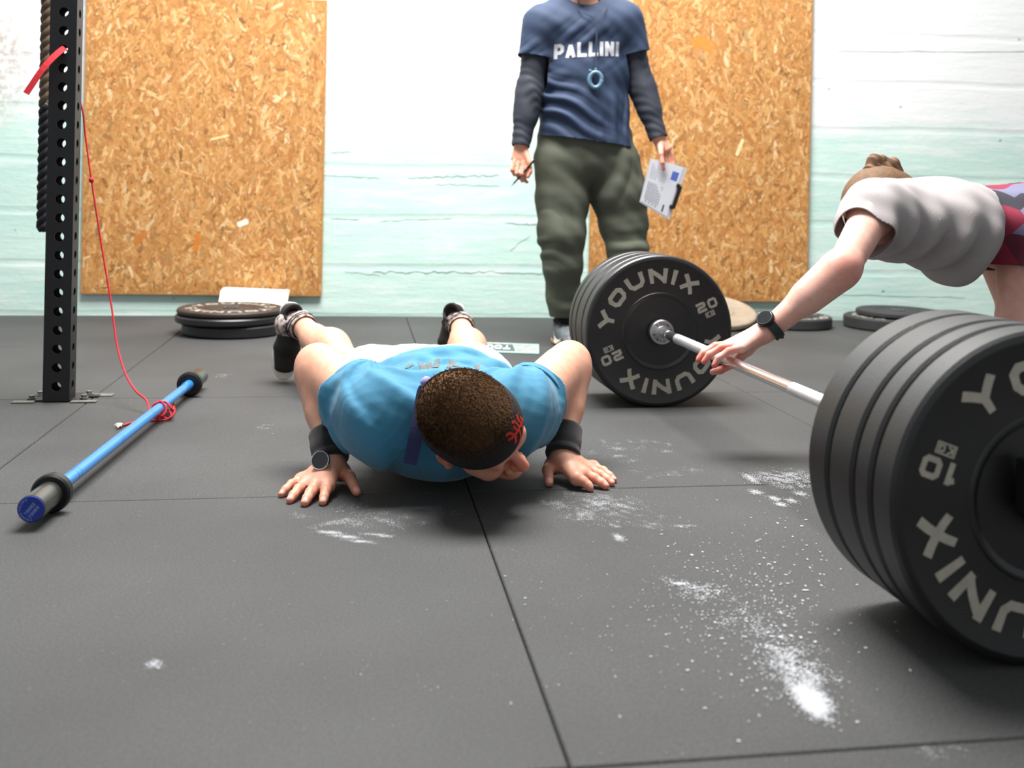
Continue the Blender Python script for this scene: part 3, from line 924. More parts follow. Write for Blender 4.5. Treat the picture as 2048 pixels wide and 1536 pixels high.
# spray of crumbs and the swept arc ending in a pile
arc = [(1345, 1168), (1400, 1182), (1450, 1205), (1500, 1245), (1550, 1290), (1590, 1330), (1612, 1370)]
pr = [blob(x, y, 40 + 6 * i, 14 + 3 * i, 0, 260 + 60 * i, 1.0, i, .0) for i, (x, y) in enumerate(arc)]
pr += [blob(1360, 1168, 20, 4, 0, 160, .6, 41, 0), blob(1400, 1178, 24, 5, -20, 200, .6, 42, 0)]
pr += [blob(1585, 1330, 40, 40, 0, 900, .9, 44, .0), blob(1614, 1385, 30, 34, 0, 3600, .55, 43, -.3), blob(1620, 1404, 24, 26, 0, 3000, .5, 43, -1.2)]
smear('chalk_dust', pr, (.0006, .0016))
P = []; Sz = []
for (cx, cy, sx, sy, n, a, b) in ((1470, 1200, 90, 70, 260, .0008, .0022), (1560, 1230, 90, 80, 160, .001, .003), (1560, 1130, 90, 60, 60, .001, .003), (1400, 1230, 100, 60, 90, .0006, .0018), (1300, 1150, 300, 150, 130, .0004, .0014),
                                  (700, 1250, 420, 180, 150, .0003, .0009), (1000, 900, 500, 200, 160, .0004, .0010), (300, 900, 200, 100, 60, .0004, .001)):
    for x, y in zip(rng.normal(cx, sx, n), rng.normal(cy, sy, n)):
        if y > 660:
            P.append(fl(x, y)[:2]); Sz.append(rng.uniform(a, b))
for x, y, s_ in ((1383, 1110, .0075), (1394, 1137, .006), (1322, 1069, .005), (1612, 1181, .009), (1605, 1202, .006), (1562, 1167, .004), (1575, 1168, .004), (1550, 1125, .006), (1556, 1047, .007), (1604, 1053, .007), (1612, 1040, .005), (1570, 1042, .004),
                  (1732, 1296, .0065), (1562, 1275, .008), (1582, 1272, .006), (1602, 1276, .006), (1545, 1274, .006), (1630, 1284, .005), (1010, 1153, .004), (1050, 1196, .004), (1050, 1210, .0025), (1290, 1214, .003), (1305, 1213, .003),
                  (1142, 1308, .002), (1240, 1434, .0035), (1410, 1417, .004), (1022, 1407, .0025), (1337, 951, .006), (307, 1328, .004), (316, 1336, .004), (535, 856, .003), (545, 868, .003), (262, 800, .003), (1535, 1395, .003), (450, 751, .006), (432, 754, .005),
                  (1362, 1054, .006), (1468, 1132, .003), (1510, 1150, .004), (1425, 1126, .003), (1535, 1131, .003)):
    P.append(fl(x, y)[:2]); Sz.append(s_ * .62)
flakes('chalk_crumbs', np.array(P), np.array(Sz))
smear('chalk_smudge', [blob(308, 1330, 18, 12, 0, 240, .7, 9, .3), blob(445, 750, 22, 2.2, 0, 120, .6, 9, -1), blob(446, 754, 10, 1.6, 0, 50, .6, 3, -1), blob(1890, 1505, 50, 14, 0, 400, .8, 9, .2), blob(536, 850, 14, 1.2, 0, 40, .5, 3, -1), blob(530, 858, 18, 1.2, 0, 40, .5, 3, -1), blob(520, 855, 10, 1., 0, 30, .5, 3, -1)])
# ------------------------------------------------------------------ figure modelling: smooth-blended limb volumes -> one continuous skin
def V3(*a): return np.array(a if len(a) > 1 else a[0], float)


def seg(a, b, r1, r2=None, w=None, k=.02, op='u', rl=None):
    """limb piece from a to b; r = radius or (half-width along w, half-thickness)"""
    a = V3(a); b = V3(b); r2 = r1 if r2 is None else r2
    r1 = (r1, r1) if np.isscalar(r1) else r1; r2 = (r2, r2) if np.isscalar(r2) else r2
    d = b - a; L_ = np.linalg.norm(d)
    d = d / L_ if L_ > 1e-9 else np.array([0, 0, 1.])
    if w is None: e1, e2, _ = frame(d)
    else:
        e1 = V3(w) - d * np.dot(w, d) if L_ > 1e-9 else V3(w)
        if L_ <= 1e-9:
            e1 = e1 / np.linalg.norm(e1); t = np.array([0, 0, 1.]) if abs(e1[2]) < .9 else np.array([0, 1., 0]); d = np.cross(e1, t); d /= np.linalg.norm(d)
        e1 = e1 / np.linalg.norm(e1); e2 = np.cross(d, e1)
    return dict(a=a, d=d, L=L_, e1=e1, e2=e2, r1=r1, r2=r2, k=k, op=op, rl=rl)


def ell(c, R, rad, k=.02, op='u'):
    """ellipsoid with axes = rows of R and radii rad"""
    s = seg(c, c, .1, k=k, op=op); s['d'], s['e1'], s['e2'] = R[2], R[0], R[1]
    s['r1'] = s['r2'] = (rad[0], rad[1]); s['rl'] = rad[2]
    return s


def dist(s, P):
    q = P - s['a']
    h = np.clip(q @ s['d'], 0, s['L']); t = h / s['L'] if s['L'] > 1e-9 else 0 * h
    ul = q @ s['d'] - h; uw = q @ s['e1']; ut = q @ s['e2']
    rw = s['r1'][0] + (s['r2'][0] - s['r1'][0]) * t; rt = s['r1'][1] + (s['r2'][1] - s['r1'][1]) * t
    rl = s['rl'] if s['rl'] else np.minimum(rw, rt)
    x, y, z = uw / rw, ut / rt, ul / rl
    k0 = np.sqrt(x * x + y * y + z * z) + 1e-9
    k1 = np.sqrt((x / rw) ** 2 + (y / rt) ** 2 + (z / rl) ** 2) + 1e-9
    return k0 * (k0 - 1) / k1


def field(prims, P, subset=None):
    D = None
    for i in (range(len(prims)) if subset is None else subset):
        s = prims[i]; d = dist(s, P)
        if D is None:
            D = d if s['op'] == 'u' else np.full(len(P), .2); continue
        k = s['k']
        if s['op'] == 'u':
            h = np.maximum(k - np.abs(D - d), 0) / k; D = np.minimum(D, d) - h * h * k * .25
        else:
            h = np.maximum(k - np.abs(D + d), 0) / k; D = np.maximum(D, -d) + h * h * k * .25
    return D


def skin(prims, res, disp=None, pad=.03):
    """polygonise the zero level of the blended field with surface nets; returns vertices, quads"""
    lo = np.min([np.minimum(s['a'], s['a'] + s['d'] * s['L']) - max(max(s['r1']), max(s['r2']), s['rl'] or 0) for s in prims if s['op'] == 'u'], 0) - pad
    hi = np.max([np.maximum(s['a'], s['a'] + s['d'] * s['L']) + max(max(s['r1']), max(s['r2']), s['rl'] or 0) for s in prims if s['op'] == 'u'], 0) + pad
    B = 14
    nb = np.ceil((hi - lo) / (B * res)).astype(int); n = nb * B
    G = np.full(n, 1., np.float32)
    hd = math.sqrt(3) / 2 * B * res
    bi = np.stack(np.meshgrid(*[np.arange(k) for k in nb], indexing='ij'), -1).reshape(-1, 3)
    C = lo + (bi + .5) * B * res - res / 2
    DD = np.array([dist(s, C) for s in prims])
    un = np.array([s['op'] == 'u' for s in prims])
    full = field(prims, C)
    act = np.abs(full) < hd * 1.55 + .012
    ax = np.arange(B)
    loc = np.stack(np.meshgrid(ax, ax, ax, indexing='ij'), -1).reshape(-1, 3) * res
    for j in range(len(bi)):
        i0 = bi[j] * B
        sl = (slice(i0[0], i0[0] + B), slice(i0[1], i0[1] + B), slice(i0[2], i0[2] + B))
        if not act[j]:
            G[sl] = 1. if full[j] > 0 else -1.; continue
        dm = DD[un, j].min()
        sub = [i for i in range(len(prims)) if DD[i, j] < max(dm, 0) + 2 * hd * 1.35 + prims[i]['k']]
        P = lo + i0 * res + loc
        g = field(prims, P, sub)
        if disp is not None: g = g - disp(P)
        G[sl] = g.reshape(B, B, B)
    ins = G < 0
    c = [ins[i:n[0] - 1 + i, j:n[1] - 1 + j, k:n[2] - 1 + k] for i in (0, 1) for j in (0, 1) for k in (0, 1)]
    s = sum(x.astype(np.int8) for x in c)
    cells = np.argwhere((s > 0) & (s < 8))
    idx = np.full(n, -1, np.int64); idx[cells[:, 0], cells[:, 1], cells[:, 2]] = np.arange(len(cells))
    off = np.array([(i, j, k) for i in (0, 1) for j in (0, 1) for k in (0, 1)])
    val = np.stack([G[cells[:, 0] + o[0], cells[:, 1] + o[1], cells[:, 2] + o[2]] for o in off], 1)
    acc = np.zeros((len(cells), 3)); cnt = np.zeros(len(cells))
    for a in range(8):
        for b in range(a + 1, 8):
            if np.abs(off[a] - off[b]).sum() != 1: continue
            m = (val[:, a] < 0) != (val[:, b] < 0)
            t = np.where(m, val[:, a] / np.where(m, val[:, a] - val[:, b], 1), 0)
            acc += m[:, None] * (off[a] + t[:, None] * (off[b] - off[a])); cnt += m
    V = lo + (cells + acc / cnt[:, None]) * res
    Q = []
    for axis in range(3):
        o = [0, 0, 0]; o[axis] = 1
        A = ins[:n[0] - o[0], :n[1] - o[1], :n[2] - o[2]]; Bv = ins[o[0]:, o[1]:, o[2]:]
        e = np.argwhere(A != Bv)
        u, v = [k for k in range(3) if k != axis]
        e = e[(e[:, u] > 0) & (e[:, v] > 0)]
        s0 = A[e[:, 0], e[:, 1], e[:, 2]]
        du = np.zeros(3, int); du[u] = 1; dv = np.zeros(3, int); dv[v] = 1
        g = lambda q: idx[q[:, 0], q[:, 1], q[:, 2]]
        q = np.stack([g(e - du - dv), g(e - dv), g(e), g(e - du)], 1)
        flip = s0 if axis != 1 else ~s0
        q[~flip] = q[~flip][:, ::-1]
        Q.append(q[(q >= 0).all(1)])
    return V, np.vstack(Q)


def clip(V, Q, c):
    """keep the part of a surface where c < 0, cut cleanly; returns vertices, triangles"""
    T = np.vstack([Q[:, [0, 1, 2]], Q[:, [0, 2, 3]]]) if Q.shape[1] == 4 else Q
    neg = c < 0; k = neg[T].sum(1)
    keep = T[k == 3]; V = list(V); newv = {}; out = []

    def cut(a, b):
        key = (min(a, b), max(a, b))
        if key not in newv:
            t = c[a] / (c[a] - c[b]); newv[key] = len(V); V.append(V[a] + (V[b] - V[a]) * t)
        return newv[key]
    for t in T[(k == 1) | (k == 2)]:
        t = list(t)
        ng = [neg[i] for i in t]
        if sum(ng) == 1:
            i = ng.index(True); a, b, d = t[i], t[(i + 1) % 3], t[(i + 2) % 3]
            out.append((a, cut(a, b), cut(a, d)))
        else:
            i = ng.index(False); a, b, d = t[i], t[(i + 1) % 3], t[(i + 2) % 3]
            p, q = cut(a, b), cut(a, d)
            out += [(p, b, d), (p, d, q)]
    T = np.vstack([keep, np.array(out, int).reshape(-1, 3)])
    V = np.array(V); us = np.unique(T); mp = np.full(len(V), -1); mp[us] = np.arange(len(us))
    return V[us], mp[T]


def wrinkle(seed, amp, freq, n=6, aniso=(1, 1, 1), warp=.5):
    r = np.random.default_rng(seed); K = r.normal(0, 1, (n, 3)); K /= np.linalg.norm(K, axis=1, keepdims=True)
    K = K * np.array(aniso) * freq * r.uniform(.6, 1.5, (n, 1)); ph = r.uniform(0, 6.28, n)
    W = r.normal(0, 1, (3, 3)) * freq * .35

    def f(P):
        s = np.sin(P @ W.T + ph[:3]).sum(1) * warp
        a = np.zeros(len(P))
        for i in range(n):
            a += 1 - np.abs(np.sin(P @ K[i] + ph[i] + s)) * 1.6
        return amp * a / n * 1.6
    return f


def cloth(name, prims, res, clips, m, parent, disp=None, thick=.0025):
    V, Q = skin(prims, res, disp)
    c = np.max([f(V) for f in clips], 0) if clips else np.full(len(V), -1.)
    V, T = clip(V, Q, c)
    me = npmesh(name, V, T)
    o = link(name, me, m, parent, smooth=True)
    if thick:
        md = o.modifiers.new('thickness', 'SOLIDIFY'); md.thickness = thick; md.offset = 1
    return o


def flesh(name, prims, res, m, parent, paint=None, disp=None):
    V, Q = skin(prims, res, disp)
    me = npmesh(name, V, Q)
    if paint is not None:
        a = me.color_attributes.new('Col', 'FLOAT_COLOR', 'POINT')
        c = np.ones((len(V), 4), np.float32); c[:, :3] = paint(V); a.data.foreach_set('color', c.ravel())
    return link(name, me, m, parent, smooth=True)


def finger(pts, r0, r1, k=.004):
    n = len(pts) - 1
    return [seg(pts[i], pts[i + 1], r0 + (r1 - r0) * i / n, r0 + (r1 - r0) * (i + 1) / n, k=k) for i in range(n)]


def lerp(a, b, t): return V3(a) * (1 - t) + V3(b) * t


def head_prims(c, R, s=1.0, k=.012):
    """R rows: right, forward, up of the head"""
    R = np.array(R)
    P = lambda x, y, z: V3(c) + s * (x * R[0] + y * R[1] + z * R[2])
    o = [ell(P(0, -.012, .035), R, (.08 * s, .098 * s, .09 * s)),
         seg(P(0, .03, .035), P(0, .035, -.03), (.066 * s, .06 * s), (.058 * s, .055 * s), w=R[0], k=.03 * s),
         seg(P(0, .015, -.055), P(0, .06, -.095), (.056 * s, .045 * s), (.034 * s, .028 * s), w=R[0], k=.03 * s),
         seg(P(0, .085, -.1), P(0, .085, -.1), .02 * s, k=.03 * s),
         seg(P(-.036, .086, .022), P(.036, .086, .022), .013 * s, k=.02 * s)]
    for x in (-1, 1):
        o.append(seg(P(x * .045, .066, -.028), P(x * .05, .04, -.02), .022 * s, k=.03 * s))
        o.append(seg(P(x * .033, .104, .0), P(x * .033, .104, .0), .013 * s, k=.014 * s, op='s'))
    for x in (-1, 1):
        o.append(seg(P(x * .033, .083, .001), P(x * .033, .083, .001), .0135 * s, k=.004 * s))
    o += [seg(P(0, .094, .012), P(0, .119, -.03), .009 * s, .0125 * s, k=.012 * s),
          seg(P(-.011, .105, -.036), P(.011, .105, -.036), .0095 * s, k=.01 * s),
          seg(P(-.02, .092, -.06), P(.02, .092, -.06), .0075 * s, k=.006 * s),
          seg(P(-.018, .09, -.072), P(.018, .09, -.072), .008 * s, k=.006 * s)]
    for x in (-1, 1):
        e = np.array([R[0] * x * .35 - R[1] * .93, R[0] * x * .93 + R[1] * .35, R[2]])
        o.append(ell(P(x * .083, -.012, -.006), e, (.019 * s, .0075 * s, .033 * s), k=.006))
        o.append(ell(P(x * .091, -.013, .001), e, (.009 * s, .005 * s, .017 * s), k=.006, op='s'))
        o.append(seg(P(x * .083, -.008, -.033), P(x * .083, -.008, -.036), .008 * s, k=.006))
    return o


def local_frame(heel, toe, up):
    x = V3(toe) - V3(heel); L_ = np.linalg.norm(x); x /= L_
    z = V3(up) - x * np.dot(up, x); z /= np.linalg.norm(z); y = np.cross(z, x)
    return x, y, z, L_


def shoe(parent, heel, toe, up, mu, ms, ml, lining=None, left=True, logo=None):
    """training shoe; heel/toe = ends of the sole line, up = away from the sole"""
    x, y, z, L_ = local_frame(heel, toe, up); s = L_ / .29
    P = lambda a, b, c: V3(heel) + s * (a * x + b * y + c * z)
    pr = [seg(P(.036, 0, .03), P(.036, 0, .078), .033 * s, .033 * s, k=.01),
          seg(P(.05, 0, .034), P(.16, 0, .036), (.036 * s, .03 * s), (.043 * s, .03 * s), w=y, k=.02),
          seg(P(.055, 0, .066), P(.165, 0, .05), (.033 * s, .026 * s), (.033 * s, .024 * s), w=y, k=.025),
          seg(P(.17, 0, .03), P(.245, 0, .025), (.046 * s, .026 * s), (.037 * s, .017 * s), w=y, k=.02),
          seg(P(.05, 0, .1), P(.058, 0, .14), .026 * s, .03 * s, k=.008, op='s')]
    V, Q = skin(pr, .003)
    c = -((V - V3(heel)) @ z - .012 * s)
    V, T = clip(V, Q, c)
    root = link('shoe', npmesh('shoe', V, T), mu, parent, smooth=True)
    ol = [(.0, .012), (.004, .024), (.02, .035), (.06, .036), (.11, .036), (.16, .043), (.2, .047), (.24, .043), (.27, .029), (.285, .012)]
    ol = ol + [(a, -b) for a, b in ol[::-1]]
    V = []; n = len(ol)
    for (zz, f) in ((0, .94), (.004, 1.0), (.02, 1.03), (.024, .98)):
        V += [P(.145 + (a - .145) * (f * .5 + .5), b * f, zz + (.008 * ((a - .2) / .09) ** 2 if a > .2 else 0)) for a, b in ol]
    Fc = [tuple(range(n))[::-1], tuple(range(3 * n, 4 * n))] + [(j * n + i, j * n + (i + 1) % n, (j + 1) * n + (i + 1) % n, (j + 1) * n + i) for j in range(3) for i in range(n)]
    link('sole', sharp(mesh('sole', V, Fc), 40), ms, root)
    bv = BVHTree.FromObject(root, bpy.context.evaluated_depsgraph_get()) if False else None
    for q in range(5):
        a = .085 + .022 * q; hz = .094 - .0095 * q
        V = tube('lace', [P(a, -.027, hz - .018), P(a + .004, -.012, hz - .001), P(a + .006 * (-1) ** q, 0, hz + .002), P(a + .004, .012, hz - .001), P(a, .027, hz - .018)], .0025 * s, n=6, res=4)
        link('lace', sharp(V, 180), ml, root)
    for sgn in (-1, 1):
        V = tube('lace', [P(.085, 0, .094), P(.075, sgn * .016, .106), P(.09, sgn * .032, .094), P(.1, sgn * .022, .088), P(.086, 0, .094)], .0022 * s, n=6, res=4)
        link('lace', sharp(V, 180), ml, root)
    pr = [(.012, .03), (.012, .092)]
    col = []
    for k in range(21):
        th = 2 * PI * k / 20; col.append(P(.047 + .035 * math.cos(th), .03 * math.sin(th), .094 + .012 * abs(math.cos(th))))
    link('collar', sharp(tube('collar', col, .006 * s, n=8, res=2), 180), lining or ms, root)
    return root, P


SKIN = mat('skin', (1, 1, 1), rough=.5, sss=.12, attr='Col', bump=.12, bscale=260, var=.1, vscale=45, col2=(.93, .8, .76))
CS = np.array(lin(224, 172, 146)); CR = np.array(lin(222, 138, 114)); CN = np.array(lin(236, 176, 160))


def paint_skin(reds, nails=(), base=CS, red=CR):
    def f(V):
        w_ = np.zeros(len(V))
        for (c, r, a) in reds:
            w_ = np.maximum(w_, a * np.exp(-((V - V3(c)) ** 2).sum(1) / (r * r)))
        col = base * (1 - w_[:, None]) + red * w_[:, None]
        for (c, r) in nails:
            m = ((V - V3(c)) ** 2).sum(1) < r * r
            col[m] = CN * 1.08
        return col
    return f
# ------------------------------------------------------------------ push-up man
CAMX, CAMY, CAMZ = _r, _u, -_fw       # picture axes, used only to write directions down


def cv(x, y, z): return x * CAMX + y * CAMY + z * CAMZ


TEAL = mat('teal_tshirt', lin(58, 132, 166), rough=.8, sss=0, bump=.25, bscale=900, var=.14, vscale=14, sheen=.2)
MINTS = mat('pale_mint_shorts', lin(176, 206, 200), rough=.8, bump=.2, bscale=700, var=.12, vscale=18)
PRINTG = mat('grey_shirt_print', lin(104, 112, 114), rough=.8, var=.3, vscale=90)
HAIRM = mat('brown_hair', lin(118, 86, 58), rough=.75, var=.25, vscale=40, bump=.8, bscale=500, spec=.25)
BANDM = mat('black_headband', lin(24, 23, 28), rough=.85, bump=.4, bscale=500)
REDP = mat('red_print', lin(226, 44, 30), rough=.7)
STRAP = mat('navy_strap', lin(44, 48, 92), rough=.8, bump=.3, bscale=500)
LAV = mat('lavender_knot', lin(150, 148, 206), rough=.85)
SOCK = mat('pale_sock', lin(226, 206, 198), rough=.9, var=.75, vscale=75, col2=lin(60, 52, 52), detail=1)
SOCKS = mat('sock_stripe', lin(40, 36, 38), rough=.9)
SHOEB = mat('black_mesh_shoe', lin(34, 30, 28), rough=.65, var=.5, vscale=120, bump=.7, bscale=420)
SHOEG = mat('grey_shoe', lin(112, 118, 122), rough=.6, var=.55, vscale=60, bump=.4, bscale=260)
SOLEW = mat('white_sole', lin(214, 212, 204), rough=.6, var=.15, vscale=60)
SOLEB = mat('dark_sole', lin(52, 46, 40), rough=.7)
LACEB = mat('black_lace', lin(30, 28, 28), rough=.9)
GLASS = mat('dark_watch_glass', lin(20, 24, 26), rough=.12, coat=.6)

man = empty('person', (.2, 2.5, 0), 'person in a teal T-shirt and black headband, chest to the floor in a push-up', 'person')
W1, W2 = V3(-.052, 2.118, .05), V3(.446, 2.122, .05)
E1, E2 = at(634, 729, 2.285), at(1140, 722, 2.29)
S1, S2 = V3(.03, 2.06, .155), V3(.347, 2.06, .163)
NK = V3(.198, 2.02, .165)
HC = at(949, 857, 1.935)
hu = cv(-.10, .56, .82); hu /= np.linalg.norm(hu)
hf = cv(.8, -.50, .3); hf -= hu * np.dot(hf, hu); hf /= np.linalg.norm(hf); hr = np.cross(hf, hu)
HR = np.array([hr, hf, hu])
HP = lambda x, y, z: HC + x * hr + y * hf + z * hu

HIP1, HIP2 = V3(.13, 2.60, .11), V3(.305, 2.60, .11)
KN1, KN2 = V3(-.035, 2.93, .095), V3(.338, 2.99, .09)
AN1, AN2 = at(601, 648, 3.25), at(921, 650, 3.37)
TO1, TO2 = V3(-.243, 3.275, .004), V3(.30, 3.40, .004)
HE1, HE2 = at(580, 606, 3.315), at(917, 609, 3.44)
B = [seg((.182, 2.08, .122), (.198, 2.32, .128), (.145, .082), (.14, .085), w=(1, 0, 0)),
     seg((.2, 2.32, .12), (.217, 2.56, .115), (.14, .08), (.155, .084), w=(1, 0, 0), k=.04),
     seg((.06, 2.06, .165), (.33, 2.06, .17), .05, k=.05),
     seg(NK + (0, .04, 0), lerp(NK, HP(0, -.03, -.06), .9), .062, .056, k=.05)]
for s_, e_, w_ in ((S1, E1, W1), (S2, E2, W2)):
    B += [seg(s_, s_, .066, k=.05), seg(s_, e_, .056, .044, k=.03), seg(lerp(s_, e_, .3), lerp(s_, e_, .8), .05, .047, k=.03),
          seg(lerp(s_, e_, .97), lerp(e_, w_, .1), .041, k=.02),
          seg(e_, w_, .041, .026, k=.02), seg(lerp(e_, w_, .12), lerp(e_, w_, .5), .044, .035, k=.03)]
for h_, n_, a_ in ((HIP1, KN1, AN1), (HIP2, KN2, AN2)):
    c_ = lerp(n_, a_, .32) + (0, 0, .022)
    B += [seg(h_, n_, .078, .056, k=.05), seg(h_ + (0, -.03, .0), h_ + (0, .03, .0), .074, k=.05), seg(n_, a_, .05, .034, k=.03), seg(lerp(n_, a_, .12) + (0, 0, .01), c_, .048, .052, k=.04), seg(c_, lerp(n_, a_, .65), .05, .036, k=.04)]
for a_, t_, h_ in ((AN1, TO1, HE1), (AN2, TO2, HE2)):
    B += [seg(a_, lerp(h_, t_, .3) + (0, -.03, 0), .034, .02, k=.02)]
B += head_prims(HC, HR, .97)
nails = []; reds = [(HP(.08, -.01, 0), .05, 1), (HP(-.08, -.01, 0), .05, 1), (HP(0, .11, -.02), .05, .9), (HP(0, .06, -.05), .08, .6)]


def flat_hand(wr, fs, th, side):
    """hand spread flat on the mat: fs = (knuckle, tip) per finger from index to little finger; th = thumb joints"""
    out = []
    for (m_, t_), r_, rp in zip(fs, (.0098, .0102, .0096, .0085), (.016, .0165, .0155, .014)):
        out += [seg(wr + (0, -.008, -.008), m_ - (0, 0, .002), (.021, .016), (rp * .86, rp * .86), w=(1, 0, 0), k=.018)]
    for (m_, t_), r_, rp in zip(fs, (.0098, .0102, .0096, .0085), (.016, .0165, .0155, .014)):
        p1 = lerp(m_, t_, .45); p1[2] = .0185; p2 = lerp(m_, t_, .75); p2[2] = .0125
        d_ = (t_ - m_) / np.linalg.norm(t_ - m_); e_ = t_ - d_ * .005; e_[2] = r_ * .72
        out += finger([m_, p1, p2, e_], r_ * 1.08, r_ * .84, .004)
        out.append(seg(m_ + (0, 0, .003), m_ + (0, 0, .003), r_ * .95, k=.014)); out.append(seg(p1, p1, r_ * 1.02, k=.004))
        nails.append((e_ + d_ * .001 + (0, -.003, .0085), .0065)); reds.append((p1, .018, .75)); reds.append((e_, .018, .9)); reds.append((m_ + (0, 0, .01), .02, .5))
    a, b, c_ = th
    out += [seg(wr + (0, -.01, -.004), a, .02, .019, k=.015), seg(a, b, .0175, .0125, k=.008), seg(b, c_, .0122, .0095, k=.005)]
    nails.append((c_ + (0, -.005, .008), .0075)); reds.append((b, .025, .8)); reds.append((c_, .02, .8))
    return out


B += flat_hand(W1, [(fl(656, 971, .022), fl(645, 1004, .008)), (fl(631, 972, .023), fl(608, 1006, .008)), (fl(612, 965, .022), fl(578, 1000, .008)), (fl(601, 959, .02), fl(560, 988, .008))],
               [fl(683, 944, .024), fl(699, 955, .023), fl(713, 983, .009)], 1)
B += flat_hand(W2, [(fl(1153, 957, .022), fl(1184, 976, .008)), (fl(1169, 948, .023), fl(1215, 972, .008)), (fl(1180, 940, .022), fl(1227, 966, .008)), (fl(1187, 933, .02), fl(1231, 959, .008))],
               [fl(1106, 931, .026), fl(1096, 940, .025), fl(1098, 965, .009)], -1)
reds += [(W1, .05, .35), (E1, .06, .45), (E2, .06, .45)]
flesh('body', B, .0032, SKIN, man, paint_skin(reds, nails))

# T-shirt
d1 = (E1 - S1) / np.linalg.norm(E1 - S1); d2 = (E2 - S2) / np.linalg.norm(E2 - S2)
TOR = [seg((.18, 2.085, .122), (.197, 2.33, .142), (.166, .1), (.168, .1), w=(1, 0, 0)),
       seg((.2, 2.33, .142), (.217, 2.6, .118), (.17, .1), (.19, .098), w=(1, 0, 0), k=.05),
       seg((.07, 2.06, .155), (.32, 2.06, .16), .066, k=.06)]
SL = [seg(S1 + (.01, 0, 0), S1 + d1 * .2, (.084, .076), (.076, .066), w=(0, .3, 1), k=.05),
      seg(S2 - (.01, 0, 0), S2 + d2 * .2, (.074, .072), (.068, .062), w=(0, .3, 1), k=.05)]
fw = wrinkle(9, .0008, 120, 5)


def folds(P):
    # long soft folds that fan out from each armpit and shoulder towards the middle of the back
    o = np.zeros(len(P))
    for c_, ph, sg in ((S1 + (.0, .07, .02), .4, 1), (S2 + (0, .07, .02), 1.9, -1)):
        q = P - c_; r_ = np.sqrt((q ** 2).sum(1)) + 1e-6
        an = np.arctan2(q[:, 1], q[:, 0] * sg) + .35 * np.sin(r_ * 22 + ph) + q[:, 2] * 3
        f = (.5 + .5 * np.sin(an * 9 + ph)) ** 2.2 * np.clip((r_ - .05) / .06, 0, 1) * np.exp(-((r_ - .12) / .11) ** 2)
        o += .0095 * f
        dr_ = d1 if sg > 0 else d2
        t_ = q @ dr_
        ring = np.sin(t_ * 95 + 1.2 * np.sin(q[:, 2] * 26 + q[:, 0] * 18 + ph)) * np.exp(-((t_ - .02) / .06) ** 2)
        o += .003 * ring
    low = np.sin(P[:, 0] * 34 + 1.3 * np.sin(P[:, 2] * 30 + P[:, 1] * 9)) * np.exp(-((P[:, 1] - 2.42) / .13) ** 2)
    return o + .005 * low + .0015 * np.sin(P[:, 1] * 50 + P[:, 0] * 21 + 2 * np.sin(P[:, 0] * 13)) + fw(P)

h1, h2 = S1 + d1 * .104 + (0, .0, 0), S2 + d2 * .085
hd1 = d1 + V3(-.12, 0, .1); hd1 /= np.linalg.norm(hd1); hd2 = d2 + V3(.12, 0, .1); hd2 /= np.linalg.norm(hd2)


def sleeve_clip(h_, dr, sl, tor, mg=.012):
    return lambda V: np.minimum((V - h_) @ dr, field(tor, V) + mg - dist(sl, V))


shirt = cloth('shirt', TOR + SL, .0034, [sleeve_clip(h1, hd1, SL[0], TOR), sleeve_clip(h2, hd2, SL[1], TOR), lambda V: V[:, 1] - 2.57 + .015 * np.sin(V[:, 0] * 40), lambda V: .072 - np.linalg.norm(V - (NK + (0, -.035, .0)), axis=1)],
              TEAL, man, folds)
# hem bands
for h_, hd_, sl in ((h1, hd1, SL[0]), (h2, hd2, SL[1])):
    V, Q = skin([sl], .0034); V2, T2 = clip(V, Q, np.maximum((V - h_) @ hd_, -((V - h_) @ hd_ + .017)))
    o = link('sleeve_hem', npmesh('sleeve_hem', V2 + 0, T2), TEAL, shirt, smooth=True)
    md = o.modifiers.new('thickness', 'SOLIDIFY'); md.thickness = .0035; md.offset = 1
# lettering across the shoulders (read from the feet)
dg = bpy.context.evaluated_depsgraph_get(); dg.update()
bv = BVHTree.FromObject(shirt, dg)


def drape(name, s, org, ex, ey, h, wf, tf, gap, ray, bvh, m, parent, lift=.0012, off=(0, 0)):
    Q, wd = text_quads(s, h, wf, tf, gap)
    V = []; Fc = []

    def fn(p):
        q = V3(org) + V3(ex) * (p[0] - wd / 2 + off[0]) + V3(ey) * (p[1] + off[1])
        hit = bvh.ray_cast(Vector(q - V3(ray) * .5), Vector(ray))
        return (np.array(hit[0]) - V3(ray) * lift) if hit[0] is not None else q
    V, Fc = map_quads(Q, fn, 5, 5, lift=-V3(ray) * 6e-5)
    return link(name, mesh(name, V, Fc), m, parent)


drape('back_print', 'LAWS', (at(878, 740, 2.2)[0], 2.135, .5), (-1, -.02, 0), (0, 1, 0), .085, .42, .14, .12, (0, 0, -1), bv, PRINTG, shirt)
# shorts
SH = [seg((.217, 2.5, .116), (.217, 2.62, .116), (.178, .094), (.182, .096), w=(1, 0, 0)), seg(HIP1, lerp(HIP1, KN1, .85), .1, .085, k=.05), seg(HIP2, lerp(HIP2, KN2, .85), .1, .085, k=.05)]
kd1 = (KN1 - HIP1) / np.linalg.norm(KN1 - HIP1); kd2 = (KN2 - HIP2) / np.linalg.norm(KN2 - HIP2)
cloth('shorts', SH, .0045, [lambda V: np.minimum((V - lerp(HIP1, KN1, .6)) @ kd1, .2 - V[:, 0]), lambda V: np.minimum((V - lerp(HIP2, KN2, .6)) @ kd2, V[:, 0] - .2), lambda V: 2.5 - V[:, 1]], MINTS, man, wrinkle(5, .003, 60))
